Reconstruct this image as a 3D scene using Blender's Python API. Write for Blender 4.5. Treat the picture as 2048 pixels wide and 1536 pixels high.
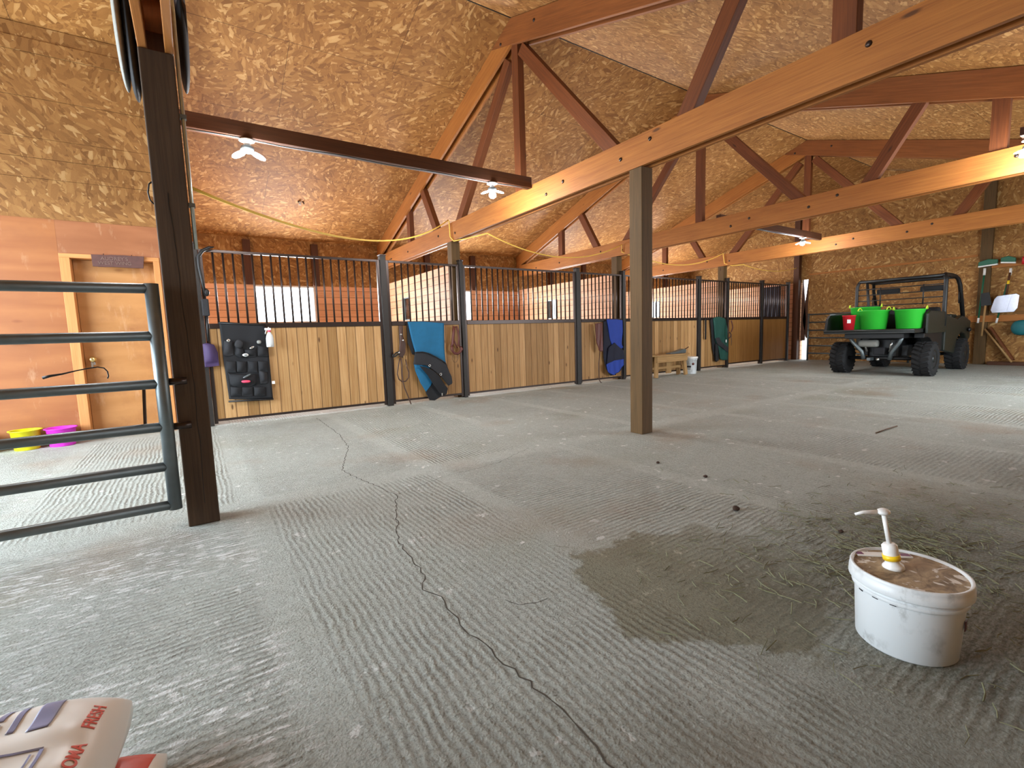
import bpy, bmesh, math, random
from mathutils import Vector, Matrix
random.seed(7)
for o in list(bpy.data.objects): bpy.data.objects.remove(o)
SC = bpy.context.scene; COL = SC.collection
PI = math.pi; R = math.radians

# ------------------------------------------------------------------ camera
FPX, YAW, PIT, ROL, CAMH = 945.2, R(33.74), R(-6.07), R(-1.82), 1.011
fw = Vector((math.sin(YAW)*math.cos(PIT), math.cos(YAW)*math.cos(PIT), math.sin(PIT)))
r0 = Vector((math.cos(YAW), -math.sin(YAW), 0)); u0 = r0.cross(fw)
rt = r0*math.cos(ROL) + u0*math.sin(ROL); up = -r0*math.sin(ROL) + u0*math.cos(ROL)
cam = bpy.data.objects.new('camera', bpy.data.cameras.new('camera')); COL.objects.link(cam)
m = Matrix((rt, up, -fw)).transposed().to_4x4(); m.translation = Vector((0, 0, CAMH)); cam.matrix_world = m
cam.data.sensor_fit = 'HORIZONTAL'; cam.data.sensor_width = 36; cam.data.lens = FPX/2048*36
cam.data.clip_start = 0.02; cam.data.clip_end = 200
SC.camera = cam
# ------------------------------------------------------------------ world, daylight, exposure
SC.view_settings.view_transform = 'Standard'; SC.view_settings.look = 'None'
SC.view_settings.gamma = 1; SC.view_settings.use_curve_mapping = False
SC.view_settings.exposure = 0.7
W = bpy.data.worlds.new('overcast_sky'); SC.world = W; W.use_nodes = True
bg = W.node_tree.nodes['Background']; bg.inputs[1].default_value = 4.0
_t = W.node_tree; _c = _t.nodes.new('ShaderNodeTexCoord'); _s = _t.nodes.new('ShaderNodeSeparateXYZ'); _r = _t.nodes.new('ShaderNodeValToRGB')
_t.links.new(_c.outputs['Generated'], _s.inputs[0]); _t.links.new(_s.outputs[2], _r.inputs[0]); _t.links.new(_r.outputs[0], bg.inputs[0])
_r.color_ramp.elements[0].position = 0.0; _r.color_ramp.elements[0].color = (0.42, 0.43, 0.42, 1)
_r.color_ramp.elements[1].position = 0.03; _r.color_ramp.elements[1].color = (0.80, 0.90, 1.0, 1)
def area(name, loc, rot, sx, sy, power, col):
    l = bpy.data.lights.new(name, 'AREA'); l.shape = 'RECTANGLE'; l.size = sx; l.size_y = sy
    l.energy = power; l.color = col
    o = bpy.data.objects.new(name, l); COL.objects.link(o); o.location = loc; o.rotation_euler = rot
    return o
# big doorway in the near gable end (left of the picture), daylight comes in there
area('doorway_daylight', (-3.75, 4.1, 1.75), (0, R(-74), 0), 2.3, 4.6, 330, (0.78, 0.90, 1.0))
# second doorway, in the front wall well to the right of the picture
area('side_doorway_daylight', (9.5, -1.1, 1.5), (R(62), 0, 0), 3.4, 2.2, 130, (0.86, 0.94, 1.0))
for k in range(4):
    area('stall_window_daylight', (1.64+3.7*k, 10.45, 1.75), (R(-90), 0, 0), 1.0, 0.7, 110, (0.95, 0.97, 1.0))

# ------------------------------------------------------------------ picture point -> point on a real plane
def ray(x, y): return fw + rt*((x-1024)/FPX) + up*((768-y)/FPX)
def onp(ax, val, x, y):
    d = ray(x, y); c = Vector((0, 0, CAMH)); return c + d*((val-c[ax])/d[ax])
def PX(v, x, y): return onp(0, v, x, y)
def PY(v, x, y): return onp(1, v, x, y)
def PZ(v, x, y): return onp(2, v, x, y)

# ------------------------------------------------------------------ material helpers
class NT:
    def __init__(s, name):
        s.m = bpy.data.materials.new(name); s.m.use_nodes = True; s.t = s.m.node_tree
        s.b = s.t.nodes['Principled BSDF']
    def put(s, sock, v):
        if isinstance(v, bpy.types.NodeSocket): s.t.links.new(v, sock)
        elif isinstance(v, (tuple, list)) and len(v) == 3 and sock.type == 'RGBA': sock.default_value = (*v, 1)
        else: sock.default_value = v
    def n(s, typ, ins=None, **pr):
        n = s.t.nodes.new('ShaderNode'+typ)
        for k, v in pr.items(): setattr(n, k, v)
        for k, v in (ins or {}).items(): s.put(n.inputs[k], v)
        return n
    def math(s, op, a, b=0.0, c=None, clamp=False):
        d = {0: a, 1: b}
        if c is not None: d[2] = c
        return s.n('Math', d, operation=op, use_clamp=clamp).outputs[0]
    def mix(s, fac, a, b, mode='MIX'):
        n = s.n('Mix', data_type='RGBA', blend_type=mode)
        s.put(n.inputs[0], fac); s.put(n.inputs[6], a); s.put(n.inputs[7], b); return n.outputs[2]
    def ramp(s, fac, stops, interp='LINEAR'):
        n = s.n('ValToRGB', {0: fac}); cr = n.color_ramp; cr.interpolation = interp
        while len(cr.elements) > 1: cr.elements.remove(cr.elements[-1])
        cr.elements[0].position = stops[0][0]; cr.elements[0].color = (*stops[0][1], 1)
        for p, c in stops[1:]:
            e = cr.elements.new(p); e.color = (*c, 1)
        return n.outputs[0]
    def step(s, v, a, b):
        return s.n('MapRange', {0: v, 1: a, 2: b, 3: 0.0, 4: 1.0}, clamp=True).outputs[0]
    def uv(s): return s.n('UVMap').outputs[0]
    def obj(s): return s.n('TexCoord').outputs['Object']
    def map(s, v, sc=(1, 1, 1), loc=(0, 0, 0), rot=(0, 0, 0)):
        return s.n('Mapping', {'Vector': v, 'Scale': sc, 'Location': loc, 'Rotation': rot}).outputs[0]
    def noise(s, v, scale, detail=3, rough=0.5, dist=0.0):
        return s.n('TexNoise', {'Vector': v, 'Scale': scale, 'Detail': detail, 'Roughness': rough, 'Distortion': dist}).outputs[0]
    def bump(s, h, strength, dist=0.01):
        s.t.links.new(s.n('Bump', {'Strength': strength, 'Distance': dist, 'Height': h}).outputs[0], s.b.inputs['Normal'])
    def base(s, c, rough=0.6, metal=0.0, spec=None):
        s.put(s.b.inputs['Base Color'], c); s.put(s.b.inputs['Roughness'], rough); s.put(s.b.inputs['Metallic'], metal)
        if spec is not None: s.b.inputs['Specular IOR Level'].default_value = spec
        return s.m

def srgb(r, g, b):
    f = lambda c: (c/255/12.92) if c/255 <= 0.04045 else ((c/255+0.055)/1.055)**2.4
    return (f(r), f(g), f(b))
def plain(name, c, rough=0.5, metal=0.0, var=0.12, scale=30, bump=0.0, spec=None):
    t = NT(name); o = t.obj(); n = t.noise(o, scale, 4)
    c = srgb(*c)
    col = t.mix(n, tuple(x*(1-var) for x in c), tuple(min(1, x*(1+var)) for x in c))
    if bump: t.bump(n, bump, 0.004)
    return t.base(col, rough, metal, spec)

def osb(name, tint=(1, 1, 1), ang=0.0, spread=1.1, size=1.0, seam=True):
    t = NT(name); uv = t.uv()
    warp = t.n('TexNoise', {'Vector': uv, 'Scale': 6.0, 'Detail': 1.0}).outputs[1]
    cur = None; ccol = None; hgt = None
    tones = [(0.0, srgb(146, 105, 63)), (0.12, srgb(160, 118, 73)), (0.40, srgb(170, 126, 78)), (0.68, srgb(182, 138, 88)),
             (0.80, srgb(196, 154, 102)), (0.97, srgb(224, 190, 142))]
    for k, (l, w, cs) in enumerate(((0.075, 0.030, 5.3), (0.060, 0.022, 7.1), (0.10, 0.034, 4.1))):
        l *= size; w *= size
        v = t.map(uv, loc=(3.7*k, 1.9*k, 0))
        cv = t.n('TexVoronoi', {'Vector': t.mix(0.12, v, warp), 'Scale': cs*(0.8/size)}).outputs['Color']
        a = t.n('SeparateColor', {0: cv})
        an = t.math('MULTIPLY_ADD', a.outputs[k], 2*spread, ang-spread)
        rv = t.n('VectorRotate', {'Vector': v, 'Angle': an}, rotation_type='Z_AXIS').outputs[0]
        vo = t.n('TexVoronoi', {'Vector': t.map(rv, (1/l, 1/w, 1)), 'Scale': 1.0, 'Randomness': 0.95})
        rc = t.n('SeparateColor', {0: vo.outputs['Color']})
        f = t.math('ADD', rc.outputs[0], t.math('MULTIPLY', vo.outputs['Distance'], -0.13))
        c = t.ramp(f, tones)
        if cur is None: cur = c; hgt = f
        else:
            msk = t.step(rc.outputs[1], 0.52, 0.56)
            cur = t.mix(msk, cur, c); hgt = t.mix(msk, hgt, f)
    fine = t.noise(t.map(uv, (1, 1, 1)), 160, 2)
    cur = t.mix(0.25, cur, t.mix(1.0, cur, t.ramp(fine, [(0.3, (0.6, 0.6, 0.6)), (0.7, (1.3, 1.3, 1.3))]), 'MULTIPLY'))
    big = t.noise(uv, 0.7, 3)
    cur = t.mix(1.0, cur, t.ramp(big, [(0.3, (0.86, 0.84, 0.80)), (0.7, (1.08, 1.06, 1.04))]), 'MULTIPLY')
    if seam:
        sp = t.n('SeparateXYZ', {0: uv})
        sy = t.math('ABSOLUTE', t.math('SUBTRACT', t.math('FRACT', t.math('DIVIDE', sp.outputs[1], 1.22)), 0.5))
        row = t.math('FLOOR', t.math('DIVIDE', sp.outputs[1], 1.22))
        sx = t.math('ABSOLUTE', t.math('SUBTRACT', t.math('FRACT', t.math('ADD', t.math('DIVIDE', sp.outputs[0], 2.44), t.math('MULTIPLY', row, 0.5))), 0.5))
        ln = t.math('MAXIMUM', t.step(sy, 0.4965, 0.4985), t.step(sx, 0.4985, 0.4992))
        cur = t.mix(t.math('MULTIPLY', ln, 0.75), cur, srgb(70, 45, 22))
    cur = t.mix(1.0, cur, tint, 'MULTIPLY')
    t.bump(hgt, 0.25, 0.004)
    return t.base(cur, 0.65, spec=0.25)

def wood(name, c1, c2, knot=0.5, grain=1.0, rough=0.62, dark=(60, 34, 16)):
    """u runs along the grain, metres"""
    t = NT(name); uv = t.uv()
    w = t.noise(t.map(uv, (0.8, 3.0, 1)), 2.0, 2)
    g = t.noise(t.map(uv, (1.2, 34*grain, 1)), 1.6, 5, 0.65, 0.6)
    g2 = t.noise(t.map(uv, (3.0, 160, 1)), 1.0, 3)
    f = t.math('ADD', t.math('MULTIPLY', g, 0.75), t.math('MULTIPLY', w, 0.35))
    c = t.mix(t.step(f, 0.35, 0.75), srgb(*c1), srgb(*c2))
    c = t.mix(t.math('MULTIPLY', t.step(g2, 0.5, 0.75), 0.25), c, srgb(*dark))
    vo = t.n('TexVoronoi', {'Vector': t.map(uv, (2.2, 7.5, 1)), 'Scale': 1.0}).outputs
    sel = t.n('SeparateColor', {0: vo['Color']}).outputs[0]
    kn = t.math('MULTIPLY', t.math('SUBTRACT', 1.0, t.step(vo['Distance'], 0.06, 0.13)), t.math('GREATER_THAN', sel, 1-0.5*knot))
    c = t.mix(t.math('MULTIPLY', kn, 0.8), c, srgb(*dark))
    t.bump(g, 0.12, 0.003)
    return t.base(c, rough, spec=0.35)

def boards(name, width, c1, c2, horizontal=False, knot=0.5, gap=0.018, var=0.25, dark=(70, 40, 18)):
    """board wall: boards side by side in u (or v when horizontal), grain the other way"""
    t = NT(name); sp = t.n('SeparateXYZ', {0: t.uv()})
    a, b = (sp.outputs[1], sp.outputs[0]) if horizontal else (sp.outputs[0], sp.outputs[1])
    q = t.math('DIVIDE', a, width); idx = t.math('FLOOR', q); fr = t.math('FRACT', q)
    rnd = t.n('TexWhiteNoise', {1: idx}, noise_dimensions='1D')
    rr = rnd.outputs[0]
    vec = t.n('CombineXYZ', {0: t.math('ADD', b, t.math('MULTIPLY', rr, 37.0)), 1: a, 2: t.math('MULTIPLY', rr, 11.0)}).outputs[0]
    g = t.noise(t.map(vec, (1.3, 40, 1)), 1.5, 5, 0.6, 0.5)
    c = t.mix(t.step(g, 0.35, 0.72), srgb(*c1), srgb(*c2))
    tone = t.n('MapRange', {0: rr, 1: 0.0, 2: 1.0, 3: 1-var, 4: 1+var*0.5}).outputs[0]
    c = t.mix(1.0, c, t.n('CombineColor', {0: tone, 1: t.math('POWER', tone, 1.15), 2: t.math('POWER', tone, 1.5)}).outputs[0], 'MULTIPLY')
    vo = t.n('TexVoronoi', {'Vector': t.map(vec, (3.0, 9.0, 1)), 'Scale': 1.0}).outputs
    sel = t.n('SeparateColor', {0: vo['Color']}).outputs[0]
    kn = t.math('MULTIPLY', t.math('SUBTRACT', 1.0, t.step(vo['Distance'], 0.06, 0.14)), t.math('GREATER_THAN', sel, 1-0.45*knot))
    c = t.mix(t.math('MULTIPLY', kn, 0.85), c, srgb(*dark))
    e = t.math('ABSOLUTE', t.math('SUBTRACT', fr, 0.5))
    gp = t.step(e, 0.5-gap*1.6, 0.5-gap*0.6)
    c = t.mix(t.math('MULTIPLY', gp, 0.8), c, srgb(*dark))
    t.bump(t.math('SUBTRACT', 1.0, gp), 0.4, 0.006)
    return t.base(c, 0.55, spec=0.3)

def plywood(name, c1, c2):
    t = NT(name); uv = t.uv()
    w = t.noise(t.map(uv, (0.7, 5.0, 1)), 1.6, 4, 0.6, 1.2)
    ring = t.n('TexWave', {'Vector': t.map(uv, (0.30, 1.1, 1)), 'Scale': 1.3, 'Distortion': 16.0, 'Detail': 4.0, 'Detail Scale': 0.9}, bands_direction='Y').outputs[1]
    c = t.mix(t.math('ADD', t.math('MULTIPLY', ring, 0.35), t.math('MULTIPLY', w, 0.65)), srgb(*c1), srgb(*c2))
    st = t.noise(t.map(uv, (1.5, 1.5, 1)), 2.0, 5, 0.65)
    c = t.mix(t.math('MULTIPLY', t.step(st, 0.48, 0.72), 0.5), c, srgb(136, 84, 52))
    st2 = t.noise(t.map(uv, (2.6, 0.7, 1), (3, 1, 0)), 2.4, 5, 0.7)
    c = t.mix(t.math('MULTIPLY', t.step(st2, 0.58, 0.74), 0.4), c, srgb(206, 172, 138))
    vo = t.n('TexVoronoi', {'Vector': t.map(uv, (3.5, 8, 1)), 'Scale': 1.0}).outputs
    sel = t.n('SeparateColor', {0: vo['Color']}).outputs[0]
    kn = t.math('MULTIPLY', t.math('SUBTRACT', 1.0, t.step(vo['Distance'], 0.07, 0.2)), t.math('GREATER_THAN', sel, 0.8))
    c = t.mix(t.math('MULTIPLY', kn, 0.6), c, srgb(110, 55, 25))
    return t.base(c, 0.5, spec=0.35)

def concrete():
    t = NT('grooved_concrete'); p = t.obj(); sp = t.n('SeparateXYZ', {0: p}); x, y = sp.outputs[0], sp.outputs[1]
    wob = t.noise(p, 3.0, 3)
    wv = t.math('MULTIPLY', t.math('SUBTRACT', wob, 0.5), 0.05)
    cx = t.math('DIVIDE', t.math('ADD', t.math('SUBTRACT', x, 0.21), wv), 1.22); cy = t.math('DIVIDE', t.math('ADD', y, wv), 3.3)
    ix = t.math('FLOOR', cx); iy = t.math('FLOOR', cy)
    par = t.math('ABSOLUTE', t.math('MODULO', t.math('ADD', ix, iy), 2.0))
    rnd = t.n('TexWhiteNoise', {0: t.n('CombineXYZ', {0: ix, 1: iy}).outputs[0]}).outputs[0]
    coord = t.n('Mix', {0: par, 2: x, 3: y}).outputs[0]
    fwob = t.math('ADD', t.math('MULTIPLY', t.math('SUBTRACT', t.noise(p, 16.0, 3, 0.6), 0.5), 0.030), t.math('MULTIPLY', t.math('SUBTRACT', t.noise(p, 2.2, 2), 0.5), 0.06))
    ph = t.math('MULTIPLY', t.math('ADD', coord, fwob), 2*PI/0.031)
    wave = t.math('MULTIPLY_ADD', t.math('SINE', ph), 0.5, 0.5)
    ex = t.math('ABSOLUTE', t.math('SUBTRACT', t.math('FRACT', cx), 0.5)); ey = t.math('ABSOLUTE', t.math('SUBTRACT', t.math('FRACT', cy), 0.5))
    border = t.math('MULTIPLY', t.math('SUBTRACT', 1.0, t.step(ex, 0.42, 0.46)), t.math('SUBTRACT', 1.0, t.step(ey, 0.455, 0.475)))
    low = t.noise(p, 0.9, 4, 0.55)
    gm = t.math('MULTIPLY', t.math('MULTIPLY', border, t.math('MULTIPLY_ADD', t.step(low, 0.34, 0.64), 0.75, 0.25)), t.math('MULTIPLY_ADD', t.step(t.noise(p, 5.0, 4, 0.6), 0.30, 0.64), 0.65, 0.35))
    grain = t.noise(p, 80, 6, 0.75); mid = t.noise(p, 22, 4, 0.6)
    peb = t.n('TexVoronoi', {'Vector': p, 'Scale': 130.0}).outputs['Distance']
    gw = t.math('MULTIPLY', wave, gm)
    h = t.math('ADD', t.math('MULTIPLY', gw, 1.25), t.math('ADD', t.math('MULTIPLY', grain, 1.15), t.math('ADD', t.math('MULTIPLY', peb, 0.4), t.math('MULTIPLY', mid, 0.5))))
    t.bump(h, 1.0, 0.012)
    c = t.mix(low, srgb(174, 180, 172), srgb(200, 206, 198))
    c = t.mix(t.math('MULTIPLY', t.step(mid, 0.35, 0.7), 0.5), c, srgb(154, 155, 144))
    groove = t.math('MULTIPLY', t.math('SUBTRACT', 1.0, wave), gm)
    c = t.mix(t.math('MULTIPLY', groove, t.math('MULTIPLY_ADD', grain, 0.8, 0.15)), c, srgb(104, 102, 94))
    c = t.mix(t.math('MULTIPLY', t.step(grain, 0.52, 0.60), 0.45), c, srgb(92, 90, 80))
    # rust tinted and olive patches
    pat = t.noise(t.map(p, loc=(7, 3, 0)), 1.1, 3)
    c = t.mix(t.math('MULTIPLY', t.step(pat, 0.56, 0.72), 0.35), c, srgb(156, 128, 100))
    pat2 = t.noise(t.map(p, loc=(1, 9, 0)), 0.8, 3)
    c = t.mix(t.math('MULTIPLY', t.step(pat2, 0.55, 0.7), 0.3), c, srgb(138, 136, 108))
    # pale flaking patches of surface skin
    fl = t.noise(t.map(p, (1, 1, 1), (4, 4, 0)), 9.0, 5, 0.62); fl2 = t.noise(p, 1.2, 2)
    fm = t.math('MULTIPLY', t.step(fl, 0.635, 0.655), t.step(fl2, 0.40, 0.54))
    c = t.mix(t.math('MULTIPLY', fm, 0.85), c, srgb(226, 227, 222))
    # pale streaks left along the groove crests of the near left patch
    st = t.noise(t.map(p, (3.2, 11, 1)), 3.4, 6, 0.66); sm = t.math('MULTIPLY', t.math('SUBTRACT', 1.0, t.step(x, 0.12, 0.24)), t.math('SUBTRACT', 1.0, t.step(y, 2.9, 3.3)))
    st = t.math('MULTIPLY', t.math('MULTIPLY', t.step(st, 0.535, 0.56), t.step(t.noise(t.map(p, (1, 1, 1), (9, 2, 0)), 1.6, 2), 0.36, 0.56)), sm)
    c = t.mix(t.math('MULTIPLY', st, t.math('MULTIPLY_ADD', wave, 0.5, 0.4)), c, srgb(232, 233, 230))
    spk = t.n('TexVoronoi', {'Vector': p, 'Scale': 60.0}).outputs
    sk = t.math('MULTIPLY', t.math('SUBTRACT', 1.0, t.step(spk['Distance'], 0.10, 0.2)), t.math('GREATER_THAN', t.n('SeparateColor', {0: spk['Color']}).outputs[0], 0.86))
    c = t.mix(t.math('MULTIPLY', sk, 0.6), c, srgb(214, 214, 208))
    # wet stain and damp, hay dusted corner
    def blob(px, py, ax, ay, rot, edge, ns, amt):
        v = t.n('VectorRotate', {'Vector': t.n('VectorMath', {0: p, 1: (px, py, 0)}, operation='SUBTRACT').outputs[0], 'Angle': -rot}, rotation_type='Z_AXIS').outputs[0]
        v = t.map(v, (1/ax, 1/ay, 0))
        d = t.n('VectorMath', {0: v}, operation='LENGTH').outputs['Value']
        d = t.math('ADD', d, t.math('MULTIPLY', t.math('SUBTRACT', t.noise(p, ns, 6, 0.68), 0.5), amt))
        return t.math('SUBTRACT', 1.0, t.step(d, 1-edge, 1+edge))
    P5 = [(1.33, 1.62), (2.05, 1.42), (2.22, 0.84), (1.50, 0.58), (1.13, 1.04)]; dist = None; rot_ = t.n('VectorMath', {0: p, 1: (0, 0, 0)}, operation='ADD').outputs[0]
    for i in range(5):
        (xa, ya), (xb, yb) = P5[i], P5[(i+1) % 5]; L = math.hypot(xb-xa, yb-ya); nx, ny = -(yb-ya)/L, (xb-xa)/L
        h_ = t.math('SUBTRACT', t.n('VectorMath', {0: p, 1: (nx, ny, 0)}, operation='DOT_PRODUCT').outputs['Value'], nx*xa+ny*ya)
        dist = h_ if dist is None else t.math('MAXIMUM', dist, h_)
    dist = t.math('ADD', dist, t.math('MULTIPLY', t.math('SUBTRACT', t.noise(p, 3.6, 6, 0.66), 0.5), 0.42))
    fade = t.math('MULTIPLY_ADD', t.math('SUBTRACT', 1.0, t.step(x, 1.65, 2.15)), 0.55, 0.45)
    wet = t.math('MULTIPLY', t.math('SUBTRACT', 1.0, t.step(dist, -0.02, 0.015)), fade)
    c = t.mix(t.math('MULTIPLY', wet, 0.85), c, t.mix(1.0, c, srgb(182, 172, 144), 'MULTIPLY'))
    hay = blob(2.35, 0.50, 1.0, 0.60, 0.2, 0.4, 4.0, 1.0)
    hn = t.noise(t.map(p, (1, 3, 1), rot=(0, 0, 0.5)), 45, 4, 0.7)
    c = t.mix(t.math('MULTIPLY', hay, t.math('MULTIPLY_ADD', t.step(hn, 0.4, 0.62), 0.6, 0.25)), c, srgb(82, 82, 58))
    near = t.math('SUBTRACT', 1.0, t.step(y, 0.6, 1.3))
    c = t.mix(t.math('MULTIPLY', near, t.math('MULTIPLY', t.step(fl2, 0.4, 0.6), 0.45)), c, srgb(104, 98, 82))  # foreground darkened in patches, light falloff put into the floor colour
    rgh = t.math('SUBTRACT', 0.72, t.math('MULTIPLY', wet, 0.22))
    return t.base(c, rgh, spec=0.35)

M = {}
M['osb'] = osb('strand_board', ang=0.9, spread=1.3, size=1.2, tint=(0.80, 0.70, 0.54))
M['osb_front'] = osb('strand_board_front_slope', ang=0.0, spread=0.6, tint=(0.79, 0.70, 0.54))
M['osb_wall'] = osb('strand_board_wall', ang=1.1, spread=0.8, size=1.2, tint=(0.64, 0.58, 0.48), seam=False)
M['osb_end'] = osb('strand_board_end_wall', ang=0.6, spread=1.5, size=1.2, tint=(0.74, 0.70, 0.56), seam=False)
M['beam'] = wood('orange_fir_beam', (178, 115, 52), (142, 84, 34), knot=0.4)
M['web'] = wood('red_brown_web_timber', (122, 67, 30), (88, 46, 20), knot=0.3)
M['chord_backlit'] = wood('backlit_fir_upper_chord', (146, 87, 40), (112, 63, 27), knot=0.3)  # darker copy of the beam fir: backlit shade put into the colour
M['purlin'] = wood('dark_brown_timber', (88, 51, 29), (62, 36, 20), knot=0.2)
M['post'] = wood('weathered_brown_post', (104, 78, 45), (72, 55, 31), knot=0.5, rough=0.75)
M['post_backlit'] = wood('backlit_stained_post', (86, 68, 52), (58, 46, 36), knot=0.25, rough=0.75)  # brown stain darkened further: backlit shade of the near post painted in
M['pine'] = boards('pine_boards', 0.128, (184, 146, 98), (152, 110, 64), gap=0.03, var=0.38, knot=1.0)
M['pine_fine'] = boards('brown_panel_boards', 0.09, (172, 126, 68), (140, 96, 48), var=0.12, knot=0.1)
M['plank'] = boards('cedar_planks', 0.135, (230, 184, 146), (210, 152, 114), horizontal=True, knot=0.35, var=0.12, gap=0.03)
M['ply'] = plywood('fir_plywood', (164, 106, 62), (136, 80, 44))
M['ply_red'] = plywood('reddish_fir_board', (160, 104, 68), (132, 80, 48))
M['door'] = plywood('birch_door_skin', (184, 132, 80), (162, 110, 60))
M['jamb'] = wood('pale_fir_trim', (208, 146, 88), (180, 120, 66), knot=0.1)
M['floor'] = concrete()
M['iron'] = plain('brown_black_steel', (64, 54, 50), 0.35, 0.7)
M['iron_post'] = plain('grey_brown_steel', (50, 46, 43), 0.5, 0.4)
M['galv'] = plain('galvanised_steel', (108, 116, 118), 0.42, 0.65, 0.2, 18)
M['galv_bright'] = plain('bright_conduit', (190, 196, 190), 0.3, 0.8)
M['white'] = plain('white_plastic', (225, 225, 222), 0.4)
def scuffed():
    t = NT('scuffed_white_plastic'); o = t.obj(); n = t.noise(t.map(o, (1, 1, 0.7)), 16, 5, 0.65); k = t.noise(o, 7, 3)
    c = t.mix(t.math('MULTIPLY', t.step(n, 0.52, 0.68), t.step(k, 0.42, 0.6)), srgb(205, 209, 210), srgb(150, 152, 150))
    return t.base(c, 0.42)
M['bucketw'] = scuffed()
def dirty_lid():
    t = NT('dirty_tan_lid'); o = t.obj(); n = t.noise(t.map(o, (1, 1.6, 1)), 13, 5, 0.6, 1.5); k = t.noise(t.map(o, (1, 1, 1), (5, 2, 0)), 9, 4, 0.55, 2.0)
    c = t.mix(t.step(n, 0.35, 0.65), srgb(104, 84, 60), srgb(168, 146, 112)); c = t.mix(t.step(k, 0.58, 0.61), c, srgb(206, 200, 190))
    t.bump(n, 0.5, 0.004); return t.base(c, 0.65)
M['tan_dirt'] = dirty_lid()
M['yellow'] = plain('yellow_plastic', (240, 200, 30), 0.4)
M['lime_y'] = plain('lemon_rubber', (206, 198, 14), 0.45, 0, 0.05)
M['magenta'] = plain('magenta_rubber', (212, 48, 200), 0.45, 0, 0.05)
M['purple_d'] = plain('dark_purple_rubber', (96, 28, 78), 0.5, 0, 0.05)
M['green'] = plain('lime_green_rubber', (52, 186, 56), 0.4, 0, 0.05)
M['dgreen'] = plain('deep_green_plastic', (20, 92, 66), 0.5)
M['red'] = plain('red_plastic', (200, 34, 44), 0.4, 0, 0.05)
M['black'] = plain('black_plastic', (15, 15, 16), 0.5)
M['rubber'] = plain('black_rubber', (17, 17, 18), 0.85, 0, 0.2)
M['utv'] = plain('dark_olive_plastic', (27, 32, 25), 0.45)
M['utv_bed'] = plain('dark_grey_steel_bed', (34, 37, 36), 0.4, 0.3)
M['fabric_k'] = plain('black_nylon', (16, 17, 21), 0.8, 0, 0.3, 40, 0.15)
M['fabric_g'] = plain('charcoal_fabric', (36, 36, 39), 0.85, 0, 0.3, 60, 0.15)
M['fleece'] = plain('grey_fleece', (140, 140, 134), 0.95, 0, 0.2, 60, 0.2)
M['turq'] = plain('turquoise_fabric', (10, 92, 130), 0.75, 0, 0.15, 14, 0.1)
M['royal'] = plain('royal_blue_fabric', (24, 56, 146), 0.75, 0, 0.2, 14, 0.1)
M['navy'] = plain('navy_fabric', (14, 18, 40), 0.8, 0, 0.2, 14, 0.1)
M['forest'] = plain('forest_green_fabric', (16, 68, 58), 0.75, 0, 0.25, 14, 0.1)
M['purple'] = plain('purple_nylon', (58, 40, 80), 0.7, 0, 0.15, 20, 0.1)
M['leather'] = plain('dark_brown_leather', (66, 42, 32), 0.55)
M['leather_r'] = plain('red_brown_leather', (86, 38, 30), 0.55)
M['teal'] = plain('teal_plastic', (12, 96, 102), 0.6)
M['rope'] = plain('yellow_rope', (255, 205, 90), 0.7, 0, 0.15, 200)
M['rope_g'] = plain('yellow_green_rope', (196, 220, 60), 0.7, 0, 0.1, 100)
M['pink'] = plain('pink_plastic', (226, 70, 100), 0.5)
M['brass'] = plain('brass', (220, 200, 140), 0.25, 0.9)
M['alum'] = plain('scratched_aluminium', (160, 160, 170), 0.3, 0.75)
M['signwood'] = plain('dark_brown_carved_wood', (84, 52, 46), 0.7, 0, 0.3)
M['signletter'] = plain('carved_letter_groove', (116, 92, 82), 0.7)
M['bench'] = wood('raw_pine_bench', (176, 140, 92), (140, 106, 62), knot=0.3)
M['crack'] = plain('crack_dirt', (70, 66, 58), 0.95)
M['dung'] = plain('dark_manure', (60, 42, 32), 0.95, 0, 0.3, 80, 0.5)
M['haym'] = plain('dried_hay', (112, 112, 84), 0.9, 0, 0.4, 6)
M['bagw'] = plain('white_poly_bag', (216, 214, 208), 0.35, 0, 0.06, 8)
M['printb'] = plain('blue_grey_print', (120, 122, 150), 0.4)
M['printr'] = plain('red_print', (206, 74, 50), 0.4)
M['silver'] = plain('chromed_steel', (200, 200, 196), 0.2, 0.9)
M['bark'] = plain('bark_brown', (92, 70, 52), 0.9)
def emit(name, c, s):
    t = NT(name); t.base((1, 1, 1), 0.4); t.put(t.b.inputs['Emission Color'], c); t.b.inputs['Emission Strength'].default_value = s; return t.m
M['led'] = emit('lit_led_panel', (0.92, 0.96, 1.0), 26)

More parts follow.
